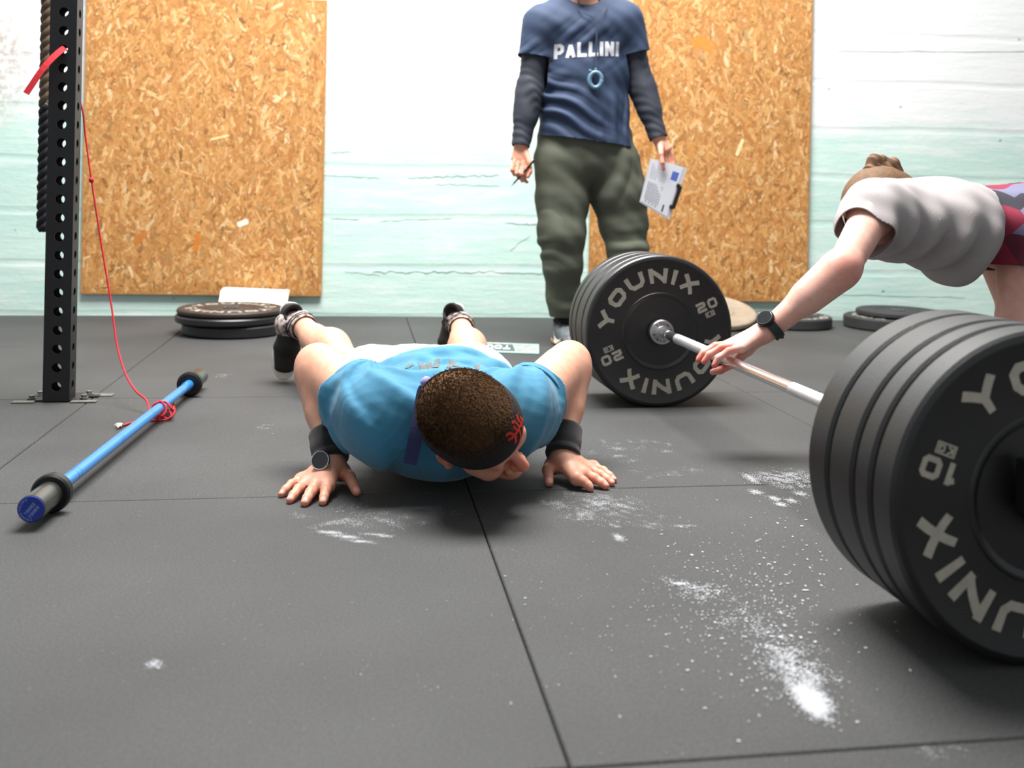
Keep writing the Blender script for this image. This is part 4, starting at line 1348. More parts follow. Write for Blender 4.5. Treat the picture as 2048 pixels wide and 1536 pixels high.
# socks and shoes
for a_, n_, t_, h_, dx in ((AN1, KN1, TO1, HE1, .25), (AN2, KN2, TO2, HE2, -.35)):
    ax_ = (n_ - a_) / np.linalg.norm(n_ - a_)
    ank = lerp(h_, t_, .26) + (0, -.045, 0)
    SK = [seg(a_ + ax_ * .06, a_, .041, .039, k=.02), seg(a_, ank, .039, .037, k=.02)]
    sk = cloth('sock', SK, .003, [lambda V: (V - a_ - ax_ * .035) @ ax_], SOCK, man)
    for q in (.012, .022):
        V, Q = skin(SK, .003); V, T = clip(V, Q, np.abs((V - a_ - ax_ * q) @ ax_) - .0025)
        o = link('stripe', npmesh('stripe', V, T), SOCKS, sk, smooth=True); md = o.modifiers.new('thickness', 'SOLIDIFY'); md.thickness = .0034; md.offset = 1
    shoe(man, h_ + (0, .01, .0), t_ + (0, .01, 0), (dx, -1, .1), SHOEB, SOLEW, LACEB, lining=SOCKS)
# wristbands and watch
for e_, w_ in ((E1, W1), (E2, W2)):
    ax_ = (e_ - w_) / np.linalg.norm(e_ - w_)
    pr = [(-.004, .030), (-.002, .0375), (.004, .039), (.012, .0375), (.015, .0365), (.019, .0385), (.036, .0395), (.05, .0385), (.06, .0395), (.066, .0385), (.069, .034)]
    wb = link('wristband', sharp(lathe('wristband', pr, w_ + ax_ * .002, ax_, n=40, close=True), 180), BLACKF, man)
p = at(641, 921, 2.07); nrm = V3(-.28, -.88, .38); nrm /= np.linalg.norm(nrm)
wt = link('watch', sharp(lathe('watch', [(-.012, .017), (-.004, .0195), (.0, .0195), (.003, .0185)], p, nrm, n=40), 30), BLACKS, man)
link('watch_rim', sharp(lathe('watch_rim', [(.001, .0172), (.004, .0174), (.0045, .0186), (.002, .02), (-.002, .02), (.001, .0172)], p, nrm, n=48, close=False), 50), STEEL, wt)
link('watch_face', lathe('watch_face', [(.0015, .0176), (.0032, .0174)], p, nrm, n=40), GLASS, wt)
# hair: short crop of real strands over a cap
CAP = [ell(HP(0, -.012, .037), HR, (.086, .1, .0925)), seg(HP(0, -.06, -.02), HP(0, -.07, -.04), (.06, .04), (.052, .03), w=hr, k=.03), seg(HP(0, .03, .04), HP(0, .03, .02), (.07, .064), (.07, .063), w=hr, k=.03)]


def hairline(V):
    q = (V - HC); x, y, z = q @ hr, q @ hf, q @ hu
    front = .075 - .2 * np.clip(y, -.02, .1)
    lim = np.where(y > .02, .062, np.where(y < -.03, -.045, .0 + (y + .03) / .05 * .05))
    return lim - z


VQ = skin(CAP, .0035); hv, ht = clip(*VQ, hairline(VQ[0]))
hair = link('hair', npmesh('hair', hv, ht), HAIRM, man, smooth=True)
md = hair.modifiers.new('thickness', 'SOLIDIFY'); md.thickness = .003; md.offset = 1
n = 42000
tri = ht[rng.integers(0, len(ht), n)]; bc = rng.dirichlet((1, 1, 1), n)
P0 = (hv[tri] * bc[..., None]).sum(1); P0 = P0[(P0 - HC) @ hu > .066 + .1 * np.clip((P0 - HC) @ hf, -.1, .1) + .0 * P0[:, 0]]; n = len(P0); nn = P0 - HP(0, -.01, .01); nn /= np.linalg.norm(nn, axis=1, keepdims=True)
swirl = np.cross(nn, hu + .6 * hf); fl_dir = nn * .32 + .7 * (hf + .35 * hr) * .6 + rng.normal(0, .15, (n, 3)) + .25 * swirl
fl_dir /= np.linalg.norm(fl_dir, axis=1, keepdims=True)
ln = rng.uniform(.006, .012, (n, 1)); sd = np.cross(fl_dir, nn); sd /= np.linalg.norm(sd, axis=1, keepdims=True) + 1e-9
wd_ = .0004
Vh = np.stack([P0 - sd * wd_, P0 + sd * wd_, P0 + fl_dir * ln * .6 + nn * .002 + sd * wd_ * .7, P0 + fl_dir * ln + nn * .001, P0 + fl_dir * ln * .6 + nn * .002 - sd * wd_ * .7], 1).reshape(-1, 3)
o = link('hair_strand', npmesh('hair_strand', Vh, np.arange(n * 5).reshape(n, 5)), HAIRM, hair, smooth=False); tag(o, kind='stuff')
# stubble-free lower hair at the nape is part of the cap; headband over it
BANDP = [ell(HP(0, -.012, .037), HR, (.0885, .1045, .096)), seg(HP(0, .03, .045), HP(0, .035, .0), (.072, .0655), (.066, .062), w=hr, k=.03)]
VQ = skin(BANDP, .003)


def bandc(V):
    q = V - HC; z = q @ hu - (.058 + .1 * np.clip(q @ hf, -.1, .1))
    return np.abs(z) - (.02 + .09 * np.clip(q @ hf, -.02, .09))


bV, bT = clip(*VQ, bandc(VQ[0]))
band = link('headband', npmesh('headband', bV, bT), BANDM, man, smooth=True)
md = band.modifiers.new('thickness', 'SOLIDIFY'); md.thickness = .0025; md.offset = 1
# red emblem on the front of the band: branching strokes with rounded tips
dg.update(); bvb = BVHTree.FromObject(band, bpy.context.evaluated_depsgraph_get())
ec = HP(-.034, .104, .07)
V = []; Fc = []


def on_band(u, v):
    q = ec + hr * u * 1.2 + hu * v * 1.25
    d_ = HP(0, 0, .055) - q; d_ /= np.linalg.norm(d_)
    hit = bvb.ray_cast(Vector(q - d_ * .08), Vector(d_))
    return (np.array(hit[0]) - d_ * .0012) if hit[0] is not None else q


for line, t in ((((-.03, -.012), (-.012, -.004), (.0, .002), (.014, .004), (.03, .012)), .0042), (((-.012, -.004), (-.016, .012)), .004), (((-.004, .0), (-.006, .02)), .004), (((.006, .003), (.004, .018)), .0042), (((.014, .004), (.02, .02)), .004),
                (((-.02, -.008), (-.026, .004)), .0045), (((.0, .002), (.006, -.014)), .004), (((.014, .004), (.022, -.008)), .0045), (((-.012, -.004), (-.006, -.018)), .004), (((.02, .02), (.028, .022)), .004), (((-.016, .012), (-.024, .018)), .005), (((-.006, .02), (.0, .026)), .005), (((.006, -.014), (.014, -.02)), .005)):
    for q in stroke_quads([V3(*a, 0)[:2] for a in line], t * 1.25, False):
        v, f = map_quads([q], lambda p: on_band(p[0], p[1]), 2, 2); b0 = len(V); V += v; Fc += [tuple(i + b0 for i in g) for g in f]
link('emblem', mesh('emblem', V, Fc), REDP, band)
kn = HP(-.005, -.122, .03)
for dd, r_ in (((0, 0, .012), .011), ((0, 0, -.012), .009)):
    link('knot', lathe('knot', [(-.012, .002), (-.008, r_ * .8), (0, r_), (.008, r_ * .8), (.012, .002)], kn + dd, hr, n=14), LAV, band, smooth=True)
link('tail', ribbon('tail', [kn, kn + (-.006, -.005, -.014), at(832, 868, 1.945), at(820, 928, 1.95)], CAMX, .027, .002, 6), STRAP, band)
# ------------------------------------------------------------------ standing man with clipboard
NAVY = mat('navy_tshirt', lin(44, 61, 90), rough=.75, bump=.2, bscale=700, var=.16, vscale=12)
NAVYD = mat('charcoal_longsleeve', lin(44, 48, 60), rough=.75, bump=.2, bscale=700, var=.15, vscale=12)
OLIVE = mat('olive_joggers', lin(84, 88, 74), rough=.85, bump=.3, bscale=700, var=.2, vscale=14)
WHITEP = mat('white_print', lin(206, 208, 214), rough=.8, var=.15, vscale=60)
YS = 4.06
A = lambda x, y, dy=0.: at(x, y, YS + dy)
std = empty('person', (A(1170, 690)[0], YS, 0), 'person standing by the wall in navy T-shirt and olive joggers with pen and clipboard', 'person')
sh1, el1, wr1_ = A(1080, 48), A(1060, 178, -.01), A(1042, 290, -.05)
sh2, el2, wr2_ = A(1252, 42), A(1282, 168, .0), A(1316, 274, -.06)
nk = A(1166, 4, .0)
B = [seg(A(1170, 75, .01), A(1168, 190, .01), (.16, .1), (.14, .095), w=(1, 0, 0)), seg(A(1168, 190, .01), A(1168, 300, .02), (.14, .095), (.16, .1), w=(1, 0, 0), k=.05),
     seg(sh1 + (.04, 0, .0), sh2 - (.04, 0, 0), .06, k=.05), seg(A(1166, 30, .02), nk + (0, -.02, .08), .062, .056, k=.04)]
for s_, e_, w_ in ((sh1, el1, wr1_), (sh2, el2, wr2_)):
    B += [seg(s_, s_, .058, k=.05), seg(s_, e_, .048, .038, k=.03), seg(e_, w_, .038, .025, k=.03)]
hp1, kn1, an1 = A(1118, 320), A(1126, 515, -.03), A(1127, 640, .02)
hp2, kn2, an2 = A(1226, 320), A(1254, 510, -.03), A(1262, 640, .02)
for h_, n_, a_ in ((hp1, kn1, an1), (hp2, kn2, an2)):
    B += [seg(h_, n_, .07, .045, k=.04), seg(n_, a_, .045, .03, k=.03)]
hc = A(1160, -70, -.04)
hR = np.array([(-1, .1, 0), (-.1, -.96, -.26), (0, -.26, .96)], float); hR = np.array([hR[0] / np.linalg.norm(hR[0]), hR[1] / np.linalg.norm(hR[1]), np.cross(hR[0], hR[1])])
hR[2] /= np.linalg.norm(hR[2]); hR[1] = np.cross(hR[2], hR[0])
B += head_prims(hc, hR, .97)
reds2 = []


def pfinger(pts, r0=.0085, r1=.0072):
    for p in pts: reds2.append((p, .022, .6))
    return finger(pts, r0, r1)


# right hand (picture left), relaxed fist with a pen
B += [seg(wr1_, A(1039, 318, -.06), (.026, .017), (.036, .016), w=(1, -.3, 0), k=.015)]
B += pfinger([A(1054, 320, -.075), A(1054, 343, -.09), A(1049, 357, -.07), A(1044, 362, -.055)])
B += pfinger([A(1046, 324, -.075), A(1044, 348, -.09), A(1048, 360, -.07), A(1054, 364, -.05)])
B += pfinger([A(1037, 325, -.07), A(1033, 347, -.085), A(1038, 356, -.06), A(1046, 356, -.045)])
B += pfinger([A(1029, 322, -.065), A(1024, 340, -.075), A(1029, 349, -.055), A(1037, 348, -.04)])
B += [seg(A(1050, 302, -.065), A(1059, 325, -.09), .014, .011, k=.01)] + pfinger([A(1059, 325, -.09), A(1061, 343, -.1), A(1056, 353, -.1)], .0095, .008)
# left hand gripping the clipboard edge: thumb in front, fingers behind
B += [seg(wr2_, A(1330, 300, -.075), (.026, .018), (.034, .017), w=(.8, 0, .6), k=.015)]
B += [seg(A(1321, 288, -.08), A(1322, 308, -.115), .014, .011, k=.01)] + pfinger([A(1322, 308, -.115), A(1325, 325, -.125), A(1327, 338, -.121)], .0095, .008)
for k in range(4):
    x0, y0 = 1322 + 7 * k, 312 - 1.5 * k
    B += pfinger([A(x0, y0, -.075), A(x0 + 4, y0 + 18, -.076), A(x0 + 3, y0 + 32, -.088), A(x0 + 2, y0 + 38, -.091)], .0082, .007)
reds2 += [(A(1039, 318, -.06), .06, .4), (A(1330, 300, -.075), .05, .4)]
flesh('body', B, .004, SKIN, std, paint_skin(reds2))
# trousers
TR = [seg(A(1170, 275, .02), A(1170, 320, .02), (.2, .125), (.2, .12), w=(1, 0, 0))]
for xs in (((1120, 325, .108), (1124, 400, .108), (1124, 470, .093), (1125, 530, .076), (1127, 590, .066), (1128, 628, .052), (1128, 638, .046)), ((1228, 325, .105), (1236, 390, .108), (1246, 450, .094), (1256, 510, .077), (1262, 580, .066), (1264, 628, .05), (1264, 638, .046))):
    for (x, y, r), (x2, y2, r2) in zip(xs[:-1], xs[1:]):
        TR.append(seg(A(x, y, .01 - .03 * (450 < y < 560)), A(x2, y2, .01 - .03 * (450 < y2 < 560)), (r, r * .95), (r2, r2 * .95), w=(1, 0, 0), k=.03))
an_z = an1[2]


def ridge(P, d, f, ph, wob):
    """one family of soft cloth ridges running across direction d"""
    t = P @ V3(d)
    s_ = np.sin(t * f + ph + wob * np.sin(P @ V3(7, 5, 11) + ph) + .7 * wob * np.sin(P @ V3(-17, 9, 14) + 2 * ph))
    m_ = .5 + .5 * np.sin(P @ V3(9, -6, 8) * 1.4 + 3 * ph)
    return np.maximum(s_, -.4) * m_


def trfold(P):
    z = P[:, 2]
    k_ = np.exp(-((z - .40) / .08) ** 2) + 1.2 * np.exp(-((z - .15) / .06) ** 2)
    v = .007 * k_ * ridge(P, (.25, .1, 1.), 74, 1.1, 1.8)
    return v + .009 * np.exp(-((z - .62) / .2) ** 2) * ridge(P, (1., .4, .12), 40, .3, 1.5) + .001 * np.sin(P @ np.array([60., 40, 75]))


cloth('trousers', TR, .005, [lambda V: V[:, 2] - .92, lambda V: .118 - V[:, 2]], OLIVE, std, trfold, .003)
# long sleeves and T-shirt
arms = []
for s_, e_, w_ in ((sh1, el1, wr1_), (sh2, el2, wr2_)):
    arms += [seg(s_, e_, .058, .049, k=.02), seg(e_, w_, .05, .036, k=.03), seg(lerp(e_, w_, .15), lerp(e_, w_, .5), .05, .044, k=.03)]
rf = lambda P: .0013 * np.sin(P[:, 2] * 170 + 2.6 * np.sin(P[:, 0] * 55 + P[:, 1] * 40 + P[:, 2] * 14)) * (.5 + .5 * np.sin(P[:, 2] * 23 + P[:, 0] * 31)) + .001 * np.sin(P @ np.array([90., 50, 40]))
for i, (s_, w_) in enumerate(((sh1, wr1_), (sh2, wr2_))):
    e_ = (el1, el2)[i]; dw = (w_ - e_) / np.linalg.norm(w_ - e_)
    cloth('long_sleeve', arms[3 * i:3 * i + 3], .0045, [lambda V: (V - w_) @ dw - .005, lambda V: V[:, 2] - s_[2] + .06], NAVYD, std, rf)
TS = [seg(A(1168, 72, .01), A(1170, 150, .01), (.172, .112), (.166, .112), w=(1, 0, 0)), seg(A(1170, 150, .01), A(1168, 215, .01), (.166, .112), (.176, .118), w=(1, 0, 0), k=.04), seg(A(1168, 215, .01), A(1170, 310, .01), (.178, .12), (.208, .138), w=(1, 0, 0), k=.04),
      seg(sh1 + (.035, 0, -.005), sh2 - (.035, 0, .005), .075, k=.06), seg(A(1120, 20, .02), A(1212, 16, .02), .055, k=.06)]
TSL = [seg(sh1, lerp(sh1, el1, .9), .071, .062, k=.05), seg(sh2, lerp(sh2, el2, .9), .071, .062, k=.05)]
da1 = (el1 - sh1) / np.linalg.norm(el1 - sh1); da2 = (el2 - sh2) / np.linalg.norm(el2 - sh2)


def tsfold(P):
    x, z = P[:, 0] - .93, P[:, 2]
    left = np.clip(.55 - x * 4, 0, 1); low = np.exp(-((z - .96) / .14) ** 2)
    v = .014 * low * left * ridge(P, (.45, 0, 1.), 84, .4, 1.6)
    v += .013 * np.clip(x * 5 + .4, 0, 1) * np.exp(-((z - 1.02) / .2) ** 2) * ridge(P, (1., 0, .12), 88, 1.9, 1.2)
    v += .007 * np.exp(-((z - 1.17) / .1) ** 2) * ridge(P, (-.8 if False else .7, 0, -.75), 72, 2.6, 1.5) * left
    v += .005 * np.exp(-((z - 1.27) / .08) ** 2) * ridge(P, (.75, 0, -.6), 80, .9, 1.3)
    return v + .0008 * np.sin(P @ np.array([70., 50, 90]))


tee = cloth('shirt', TS + TSL, .0045, [sleeve_clip(lerp(sh1, el1, .52), da1, TSL[0], TS, -.006), sleeve_clip(lerp(sh2, el2, .52), da2, TSL[1], TS, -.006), lambda V: (.85 - .11 * (V[:, 0] - .92)) - V[:, 2], lambda V: .078 - np.linalg.norm(V - (nk + (0, -.015, .035)), axis=1)],
            NAVY, std, tsfold)
dg = bpy.context.evaluated_depsgraph_get(); dg.update(); bvt = BVHTree.FromObject(tee, dg)
drape('chest_print', 'PALLINI', at(1191, 86, 3.6), _r + .06 * _u, (0, 0, 1), .06, .66, .24, .12, (0.14, .99, 0), bvt, WHITEP, tee)
# shoes and socks
for a_, n_, hx, tx in ((an1, kn1, (-.02, .06), (.09, -.215)), (an2, kn2, (.0, .06), (.1, -.2))):
    h_ = V3(a_[0] + hx[0], YS + hx[1], .002); t_ = V3(a_[0] + tx[0] * .5, YS + tx[1], .002)
    cloth('sock', [seg(a_ + (0, 0, .05), V3(a_[0], YS + .02, .09), .036, .034, k=.02)], .004, [lambda V: V[:, 2] - .16, lambda V: .085 - V[:, 2]], SOCKS, std)
    so, P = shoe(std, h_, t_, (0, 0, 1), SHOEG, mat('tan_sole', lin(208, 160, 116), rough=.7), LACEB, lining=SOCKS)
    # white swoosh on the outer side, laid on the upper
    dg.update(); bvs = BVHTree.FromObject(so, bpy.context.evaluated_depsgraph_get())
    ctr = P(.12, 0, .03); x_ = P(1, 0, 0) - P(0, 0, 0); x_ /= np.linalg.norm(x_); z_ = np.array([0, 0, 1.]); y_ = np.cross(z_, x_)
    sw = [(-.075, .052), (-.062, .030), (-.045, .018), (-.02, .018), (.015, .030), (.06, .052)]; lo_ = [(-.075, .052), (-.07, .022), (-.052, .002), (-.025, .001), (.014, .018), (.06, .052)]
    V = []
    for side in (-1, 1):
        for (u, v) in sw + lo_:
            q = ctr + x_ * u * .9 + z_ * (v - .02)
            hit = bvs.ray_cast(Vector(q + y_ * side * .12), Vector(-y_ * side))
            V.append(np.array(hit[0]) + y_ * side * .001 if hit[0] is not None else q + y_ * side * .045)
    link('side_mark', mesh('side_mark', V, [(b + k, b + k + 1, b + 7 + k, b + 6 + k) for b in (0, 12) for k in range(5)]), SOLEW, so)
# short hair so the head is whole beyond the frame
VQ = skin([ell(hc + hR[2] * .037 - hR[1] * .012, hR, (.083, .101, .093))], .005)
link('hair', npmesh('hair', *clip(*VQ, np.where((VQ[0] - hc) @ hR[1] > .02, .065, -.03) - (VQ[0] - hc) @ hR[2])), HAIRM, std, smooth=True)

# pen, clipboard, stopwatch
PENM = mat('dark_pen', lin(48, 50, 56), rough=.4)
pa, pb = A(1022, 373, -.07), A(1069, 320, -.115)
pn = empty('pen', pa, 'slim dark pen held in the standing man\'s fist', 'pen')
dv = (pb - pa); pl = np.linalg.norm(dv); dv /= pl
rod('barrel', .02, pl - .03, .0036, PENM, pn, pa, dv, 14); rod('tip', 0, .02, .003, STEELD, pn, pa, dv, 12, extra=[(0, .0006), (.004, .0012), (.02, .0034)])
rod('cap', pl - .045, pl, .0044, BLACKS, pn, pa, dv, 14)
cA, cB, cC, cD = A(1301, 316, -.108), A(1374, 336, -.108), A(1338, 440, -.100), A(1279, 404, -.100)
ex = cB - cA; ey = cD - cA; nn_ = np.cross(ex, ey); nn_ /= np.linalg.norm(nn_)
if nn_[1] > 0: nn_ = -nn_
cb = empty('clipboard', (cA + cC) / 2, 'clipboard with a printed sheet in the standing man\'s lowered hand', 'clipboard')
C_ = lambda u, v, d=0.: cA + ex * u + ey * v + (cC - cB - cD + cA) * u * v + nn_ * d


def slab(name, u0, v0, u1, v1, d0, d1, m, parent):
    P_ = [C_(u, v, d0) for u, v in ((u0, v0), (u1, v0), (u1, v1), (u0, v1))] + [C_(u, v, d1) for u, v in ((u0, v0), (u1, v0), (u1, v1), (u0, v1))]
    return link(name, mesh(name, P_, [(3, 2, 1, 0), (4, 5, 6, 7), (0, 1, 5, 4), (1, 2, 6, 5), (2, 3, 7, 6), (3, 0, 4, 7)]), m, parent)


PAPER = mat('paper', lin(226, 228, 236), rough=.7)
INK = mat('grey_ink', lin(128, 132, 144), rough=.8); INKB = mat('blue_ink', lin(84, 112, 196), rough=.8)
slab('board', 0, 0, 1, 1, 0, .003, mat('clear_board', lin(206, 208, 212), rough=.3), cb)
sh_ = slab('sheet', .03, .02, .9, .97, .0032, .0038, PAPER, cb)
V = []; Fc = []


def inkbox(u0, v0, u1, v1):
    b0 = len(V); V.extend([C_(u, v, .0041) for u, v in ((u0, v0), (u1, v0), (u1, v1), (u0, v1))]); Fc.append((b0, b0 + 1, b0 + 2, b0 + 3))


for k in range(9):
    u = .1 + .052 * k
    inkbox(u, .5, u + .016, .93 if k % 2 else .88)
    inkbox(u, .1 + .05 * (k % 3), u + .012, .42)
for k in range(9): inkbox(.1, .5 + .052 * k, .52, .506 + .052 * k)
link('printed_lines', mesh('printed_lines', V, Fc), INK, sh_)
V = []; Fc = []; inkbox(.66, .13, .84, .3); link('blue_mark', mesh('blue_mark', V, Fc), INKB, sh_)
V = []; Fc = []; inkbox(.68, .8, .73, .94); link('heading', mesh('heading', V, Fc), mat('dark_ink', lin(70, 72, 84), rough=.8), sh_)
slab('clip', .93, .36, 1.03, .78, .003, .012, BLACKS, cb); slab('clip_jaw', .87, .33, .97, .39, .004, .014, BLACKS, cb); slab('clip_jaw', .87, .74, .97, .8, .004, .014, BLACKS, cb)

RINGM = mat('blue_grey_ring', lin(96, 128, 150), rough=.35)
rc = at(1191, 160, 3.93)
sw_ = empty('stopwatch', rc + (0, 0, -.035), 'ring-shaped blue-grey stopwatch hanging on a dark lanyard at the standing man\'s chest', 'stopwatch')
pts = [rc + _r * .0245 * math.cos(t) + np.array([0, 0, 1]) * .031 * math.sin(t) for t in np.linspace(0, 2 * PI, 33)]
link('ring', sharp(tube('ring', pts, .0095, n=12, res=2), 180), RINGM, sw_)
link('button', lathe('button', [(0, .006), (.012, .006), (.014, .004)], rc - _r * .018 + np.array([0, 0, .03]), -_r * .5 + np.array([0, 0, .8]), n=12), RINGM, sw_, smooth=True)
link('button', lathe('button', [(0, .005), (.01, .005), (.012, .003)], rc + np.array([0, 0, .036]), (0, 0, 1), n=12), RINGM, sw_, smooth=True)
LANY = mat('dark_lanyard', lin(44, 54, 76), rough=.8)
for px in ((1192, 44, 1158, 2), (1194, 44, 1212, 0)):
    link('lanyard', ribbon('lanyard', [rc + np.array([0, 0, .036]), at(px[0] - 1, 115, 3.935), at(px[0], px[1], 3.94), at(px[2], px[3] + 18, 3.965), at(px[2], px[3] - 8, 4.04)], _r, .0042, .0015, 6), LANY, sw_)

# ------------------------------------------------------------------ woman leaning on the barbell
PINKT = mat('pale_pink_tshirt', lin(168, 161, 161), rough=.85, bump=.2, bscale=600, var=.08, vscale=14)
SKF = np.array(lin(226, 180, 164)); SKR = np.array(lin(212, 116, 104))


def shorts_mat():
    m = mat('patterned_shorts', lin(150, 40, 70), rough=.8)
    nt = m.node_tree; N = nt.nodes; b = N['Principled BSDF']
    g = N.new('ShaderNodeTexCoord'); v = N.new('ShaderNodeTexVoronoi'); v.inputs['Scale'].default_value = 13
    nt.links.new(g.outputs['Object'], v.inputs['Vector'])
    sc_ = N.new('ShaderNodeSeparateColor'); nt.links.new(v.outputs['Color'], sc_.inputs[0])
    r = N.new('ShaderNodeValToRGB'); r.color_ramp.interpolation = 'CONSTANT'
    els = r.color_ramp.elements; els[0].color = (*lin(130, 26, 54), 1); els[1].position = .35; els[1].color = (*lin(40, 36, 50), 1)
    for p_, c_ in ((.55, (150, 44, 66)), (.75, (104, 104, 130)), (.88, (90, 20, 42))):
        e = els.new(p_); e.color = (*lin(*c_), 1)
    nt.links.new(sc_.outputs[0], r.inputs[0]); nt.links.new(r.outputs[0], b.inputs['Base Color'])
    return m


wo = empty('person', (1.7, 2.55, 0), 'person in a pale T-shirt bending over the silver barbell with one hand on it', 'person')
WW = at(1532, 664, 2.3); WE = at(1687, 533, 2.27); WS = at(1745, 428, 2.42)
WS2 = WS + (.19, .30, -.01)
up_ = lerp(WS, WS2, .5) + (.03, 0, .005); hip = V3(1.80, 2.60, .565)
HP1, HP2 = hip + (.03, -.09, -.02), hip + (.06, .09, -.02)
K1, K2 = V3(1.80, 2.49, .30), V3(2.02, 2.80, .30)
N1, N2 = V3(1.92, 2.50, .09), V3(2.12, 2.82, .09)
barz = .225 + .0141
hb = np.array([HUB[0], 2.31, .225])
kn_ = [V3(.905, 2.262, .262), V3(.897, 2.283, .266), V3(.895, 2.305, .266), V3(.9, 2.327, .262)]   # knuckles little -> index
B = [seg(up_ + (.03, 0, -.02), lerp(up_, hip, .5), (.14, .09), (.125, .085), w=(0, 1, 0)), seg(lerp(up_, hip, .5), hip, (.12, .08), (.132, .085), w=(0, 1, 0), k=.06),
     seg(WS, WS2, .05, k=.05), seg(WS, WS, .05, k=.05), seg(WS, WE, .05, .039, k=.03), seg(WE, WW, .042, .026, k=.02), seg(lerp(WE, WW, .1), lerp(WE, WW, .45), .043, .036, k=.03),
     seg(WS2, V3(1.60, 2.80, .55), .048, .038, k=.03), seg(V3(1.60, 2.80, .55), V3(1.80, 2.80, .50), .038, .026, k=.03), seg(V3(1.80, 2.80, .50), V3(1.88, 2.79, .48), (.034, .02), (.026, .016), k=.02),
     seg(HP1, K1, .08, .058, k=.04), seg(HP2, K2, .08, .058, k=.04), seg(K1, N1, .055, .036, k=.03), seg(K2, N2, .055, .036, k=.03),
     seg(N1, N1 + (-.12, 0, -.055), .034, .022, k=.02), seg(N2, N2 + (-.12, 0, -.055), .034, .022, k=.02)]
whc = at(1764, 424, 2.6)
wR = np.array([(0.12, .98, 0.1), (-.72, .15, -.68), (0, 0, 0)], float); wR[0] /= np.linalg.norm(wR[0]); wR[1] -= wR[0] * np.dot(wR[0], wR[1]); wR[1] /= np.linalg.norm(wR[1]); wR[2] = np.cross(wR[0], wR[1])
whp = lambda x, y, z: whc + x * wR[0] + y * wR[1] + z * wR[2]
B += [seg(up_ + (0, 0, .01), whp(0, -.03, -.06), .05, .048, k=.04)] + head_prims(whc, wR, .9)
redw = [(WE + (0, -.05, 0), .06, .4), (WW, .05, .3), (HP1 + (0, 0, -.1), .1, .2)]
for (x, y) in (): pass
tips = [(.838, 2.258, .222), (.822, 2.285, .226), (.818, 2.312, .226), (.828, 2.338, .226)]
palm0 = WW + (-.012, 0, -.004)
for k in range(4):
    B.append(seg(palm0, kn_[k], (.022, .017), (.0135, .0125), w=(0, 1, 0), k=.015))
for k in range(4):
    a, t_ = kn_[k], V3(tips[k]); m_ = lerp(a, t_, .45) + (0, 0, .012)
    B += finger([a, m_, lerp(m_, t_, .6) + (-.004, 0, .004), t_], .0095, .0075); redw += [(m_, .022, .8), (t_, .02, 1)]
tb_ = [V3(.945, 2.32, .25), V3(.915, 2.33, .214), V3(.875, 2.318, .199)]
B += [seg(palm0, tb_[0], .018, .016, k=.015), seg(tb_[0], tb_[1], .014, .0115, k=.008), seg(tb_[1], tb_[2], .011, .009, k=.005)]
B += [seg(tb_[2], tb_[2] + (-.022, -.01, -.002), .009, .008, k=.005)]
redw += [(tb_[1], .03, .9), (tb_[2], .03, 1)]
flesh('body', B, .0036, SKIN, wo, paint_skin(redw, base=SKF, red=SKR))
# T-shirt
WT = [seg(up_ + (-.01, 0, -.02), up_ + (.16, 0, -.02), (.165, .1), (.165, .112), w=(0, 1, 0)), seg(up_ + (.16, 0, -.02), hip + (-.1, 0, -.035), (.165, .112), (.165, .128), w=(0, 1, 0), k=.05),
      seg(hip + (-.1, 0, -.03), hip + (.12, 0, -.02), (.168, .13), (.175, .14), w=(0, 1, 0), k=.05), seg(WS + (.02, .03, 0), WS2 - (-.02, .04, 0), .072, k=.06), seg(WS + (.03, .03, .0), up_ + (.06, 0, 0), .075, k=.06)]
WSL_ = [seg(WS + (.02, .02, 0), lerp(WS, WE, .8), .068, .056, k=.05), seg(WS2 + (0, -.02, 0), lerp(WS2, V3(1.60, 2.80, .55), .6), .07, .066, k=.05)]
dwe = (WE - WS) / np.linalg.norm(WE - WS); dw2 = V3(1.60, 2.80, .55) - WS2; dw2 /= np.linalg.norm(dw2)


def wfold(P):
    t = (P - up_) @ ((hip - up_) / np.linalg.norm(hip - up_)); z = P[:, 2]
    low = np.clip((.66 - z) / .12, 0, 1)
    return .013 * low * np.sin(t * 72 + 1.5 * np.sin(z * 16 + 1) + (z - .6) * 14) + .0015 * np.sin(P @ np.array([50., 40, 66]))


cloth('shirt', WT + WSL_, .0045, [sleeve_clip(lerp(WS, WE, .3), dwe, WSL_[0], WT, -.004), sleeve_clip(lerp(WS2, V3(1.60, 2.80, .55), .4), dw2, WSL_[1], WT, -.004),
                                  lambda V: (V - hip - (-.1, 0, 0)) @ V3(.93, 0, -.2), lambda V: .066 - np.linalg.norm(V - (up_ + (-.105, 0, .01)), axis=1)], PINKT, wo, wfold)
WSH = [seg(hip + (-.16, 0, -.02), hip + (.1, 0, -.01), (.155, .11), (.165, .125), w=(0, 1, 0)), seg(HP1 + (.03, 0, 0), lerp(HP1, K1, .6), .115, .098, k=.05), seg(HP2 + (.03, 0, 0), lerp(HP2, K2, .6), .115, .098, k=.05)]
kd = (K1 - HP1) / np.linalg.norm(K1 - HP1)
cloth('shorts', WSH, .005, [lambda V: (V - lerp(HP1, K1, .42)) @ kd, lambda V: (V - (hip + (-.16, 0, 0))) @ V3(-1, 0, .1)], shorts_mat(), wo, lambda P: .003 * np.sin(P @ np.array([40., 50, 30])))
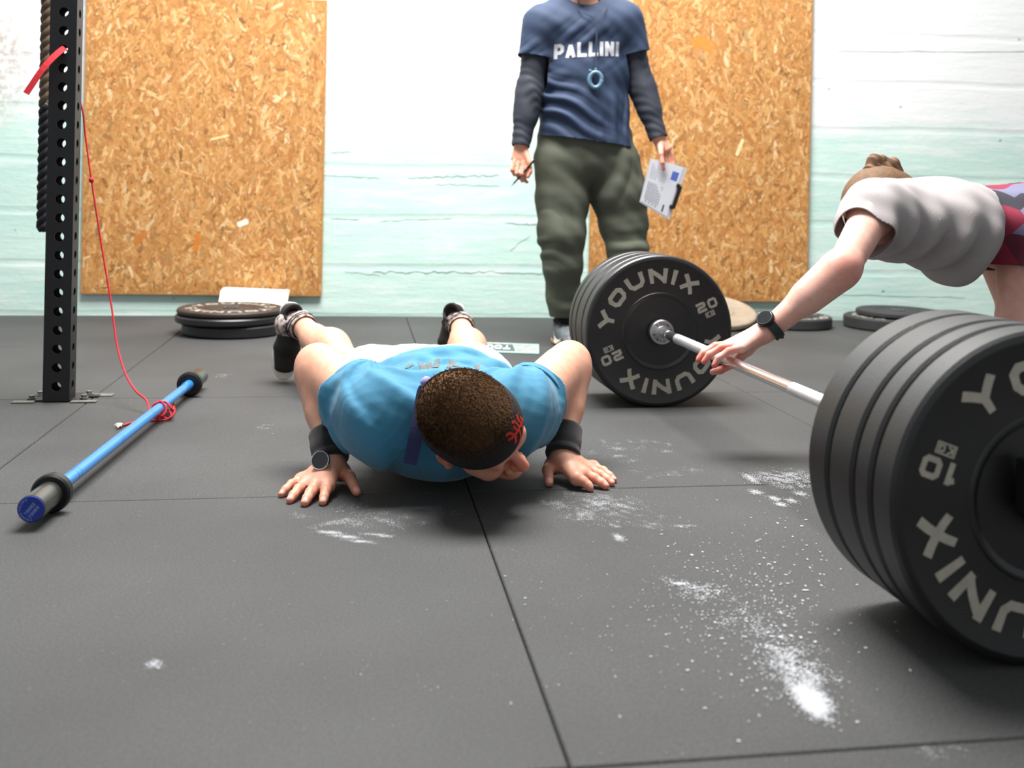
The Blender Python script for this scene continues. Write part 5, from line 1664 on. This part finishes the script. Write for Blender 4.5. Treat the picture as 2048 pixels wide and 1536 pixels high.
# hair with a loose bun
HW = mat('light_brown_hair', lin(122, 88, 58), rough=.7, var=.4, vscale=60, bump=.8, bscale=400)
VQ = skin([ell(whp(0, -.012, .037), wR, (.08, .099, .089)), seg(whp(0, -.07, .0), whp(0, -.085, -.03), .05, .03, k=.03)], .004)
wh = link('hair', npmesh('hair', *clip(*VQ, np.where((VQ[0] - whc) @ wR[1] > .03, .055, -.04) - (VQ[0] - whc) @ wR[2])), HW, wo, smooth=True)
md = wh.modifiers.new('thickness', 'SOLIDIFY'); md.thickness = .004; md.offset = 1
V, Q = skin([seg(at(1744, 346, 2.6), at(1750, 322, 2.6), .026, .018, k=.02), seg(at(1750, 322, 2.6), at(1764, 318, 2.59), .016, .01, k=.015), seg(at(1768, 346, 2.59), at(1786, 326, 2.585), .024, .014, k=.02), seg(at(1786, 330, 2.585), at(1792, 343, 2.58), .014, .012, k=.015), seg(at(1750, 350, 2.6), at(1790, 352, 2.585), .022, k=.02)], .003,
            lambda P: .0025 * np.sin(P @ np.array([300., 120, 260]) + 2 * np.sin(P[:, 2] * 90)))
link('bun', npmesh('bun', V, Q), HW, wh, smooth=True)
# watch and shoes
ax_ = (WE - WW) / np.linalg.norm(WE - WW); wc = WW + ax_ * .018
GRN = mat('dark_green_strap', lin(34, 48, 44), rough=.6)
wt = link('watch_strap', sharp(lathe('watch_strap', [(-.011, .030), (-.011, .033), (.011, .034), (.011, .031), (-.011, .030)], wc, ax_, n=40, close=False), 50), GRN, wo)
nv = cv(-.62, .55, .5); nv -= ax_ * np.dot(nv, ax_); nv /= np.linalg.norm(nv)
wp_ = wc + nv * .031
link('watch_case', sharp(lathe('watch_case', [(0, .02), (.002, .0225), (.009, .0225), (.0115, .02)], wp_, nv, n=40), 30), BLACKS, wt)
link('watch_face', lathe('watch_face', [(.0116, .019), (.0118, .0185)], wp_, nv, n=32), GLASS, wt)
link('buckle', box('buckle', wc - nv * .036 - (.012, .012, .006), wc - nv * .036 + (.012, .012, .006), bev=.003), BLACKS, wt)
for n_, y_ in ((N1, 2.5), (N2, 2.82)):
    shoe(wo, (n_[0] + .07, y_, .002), (n_[0] - .2, y_ + .01, .002), (0, 0, 1), SHOEB, SOLEW, LACEB, lining=SOCKS)
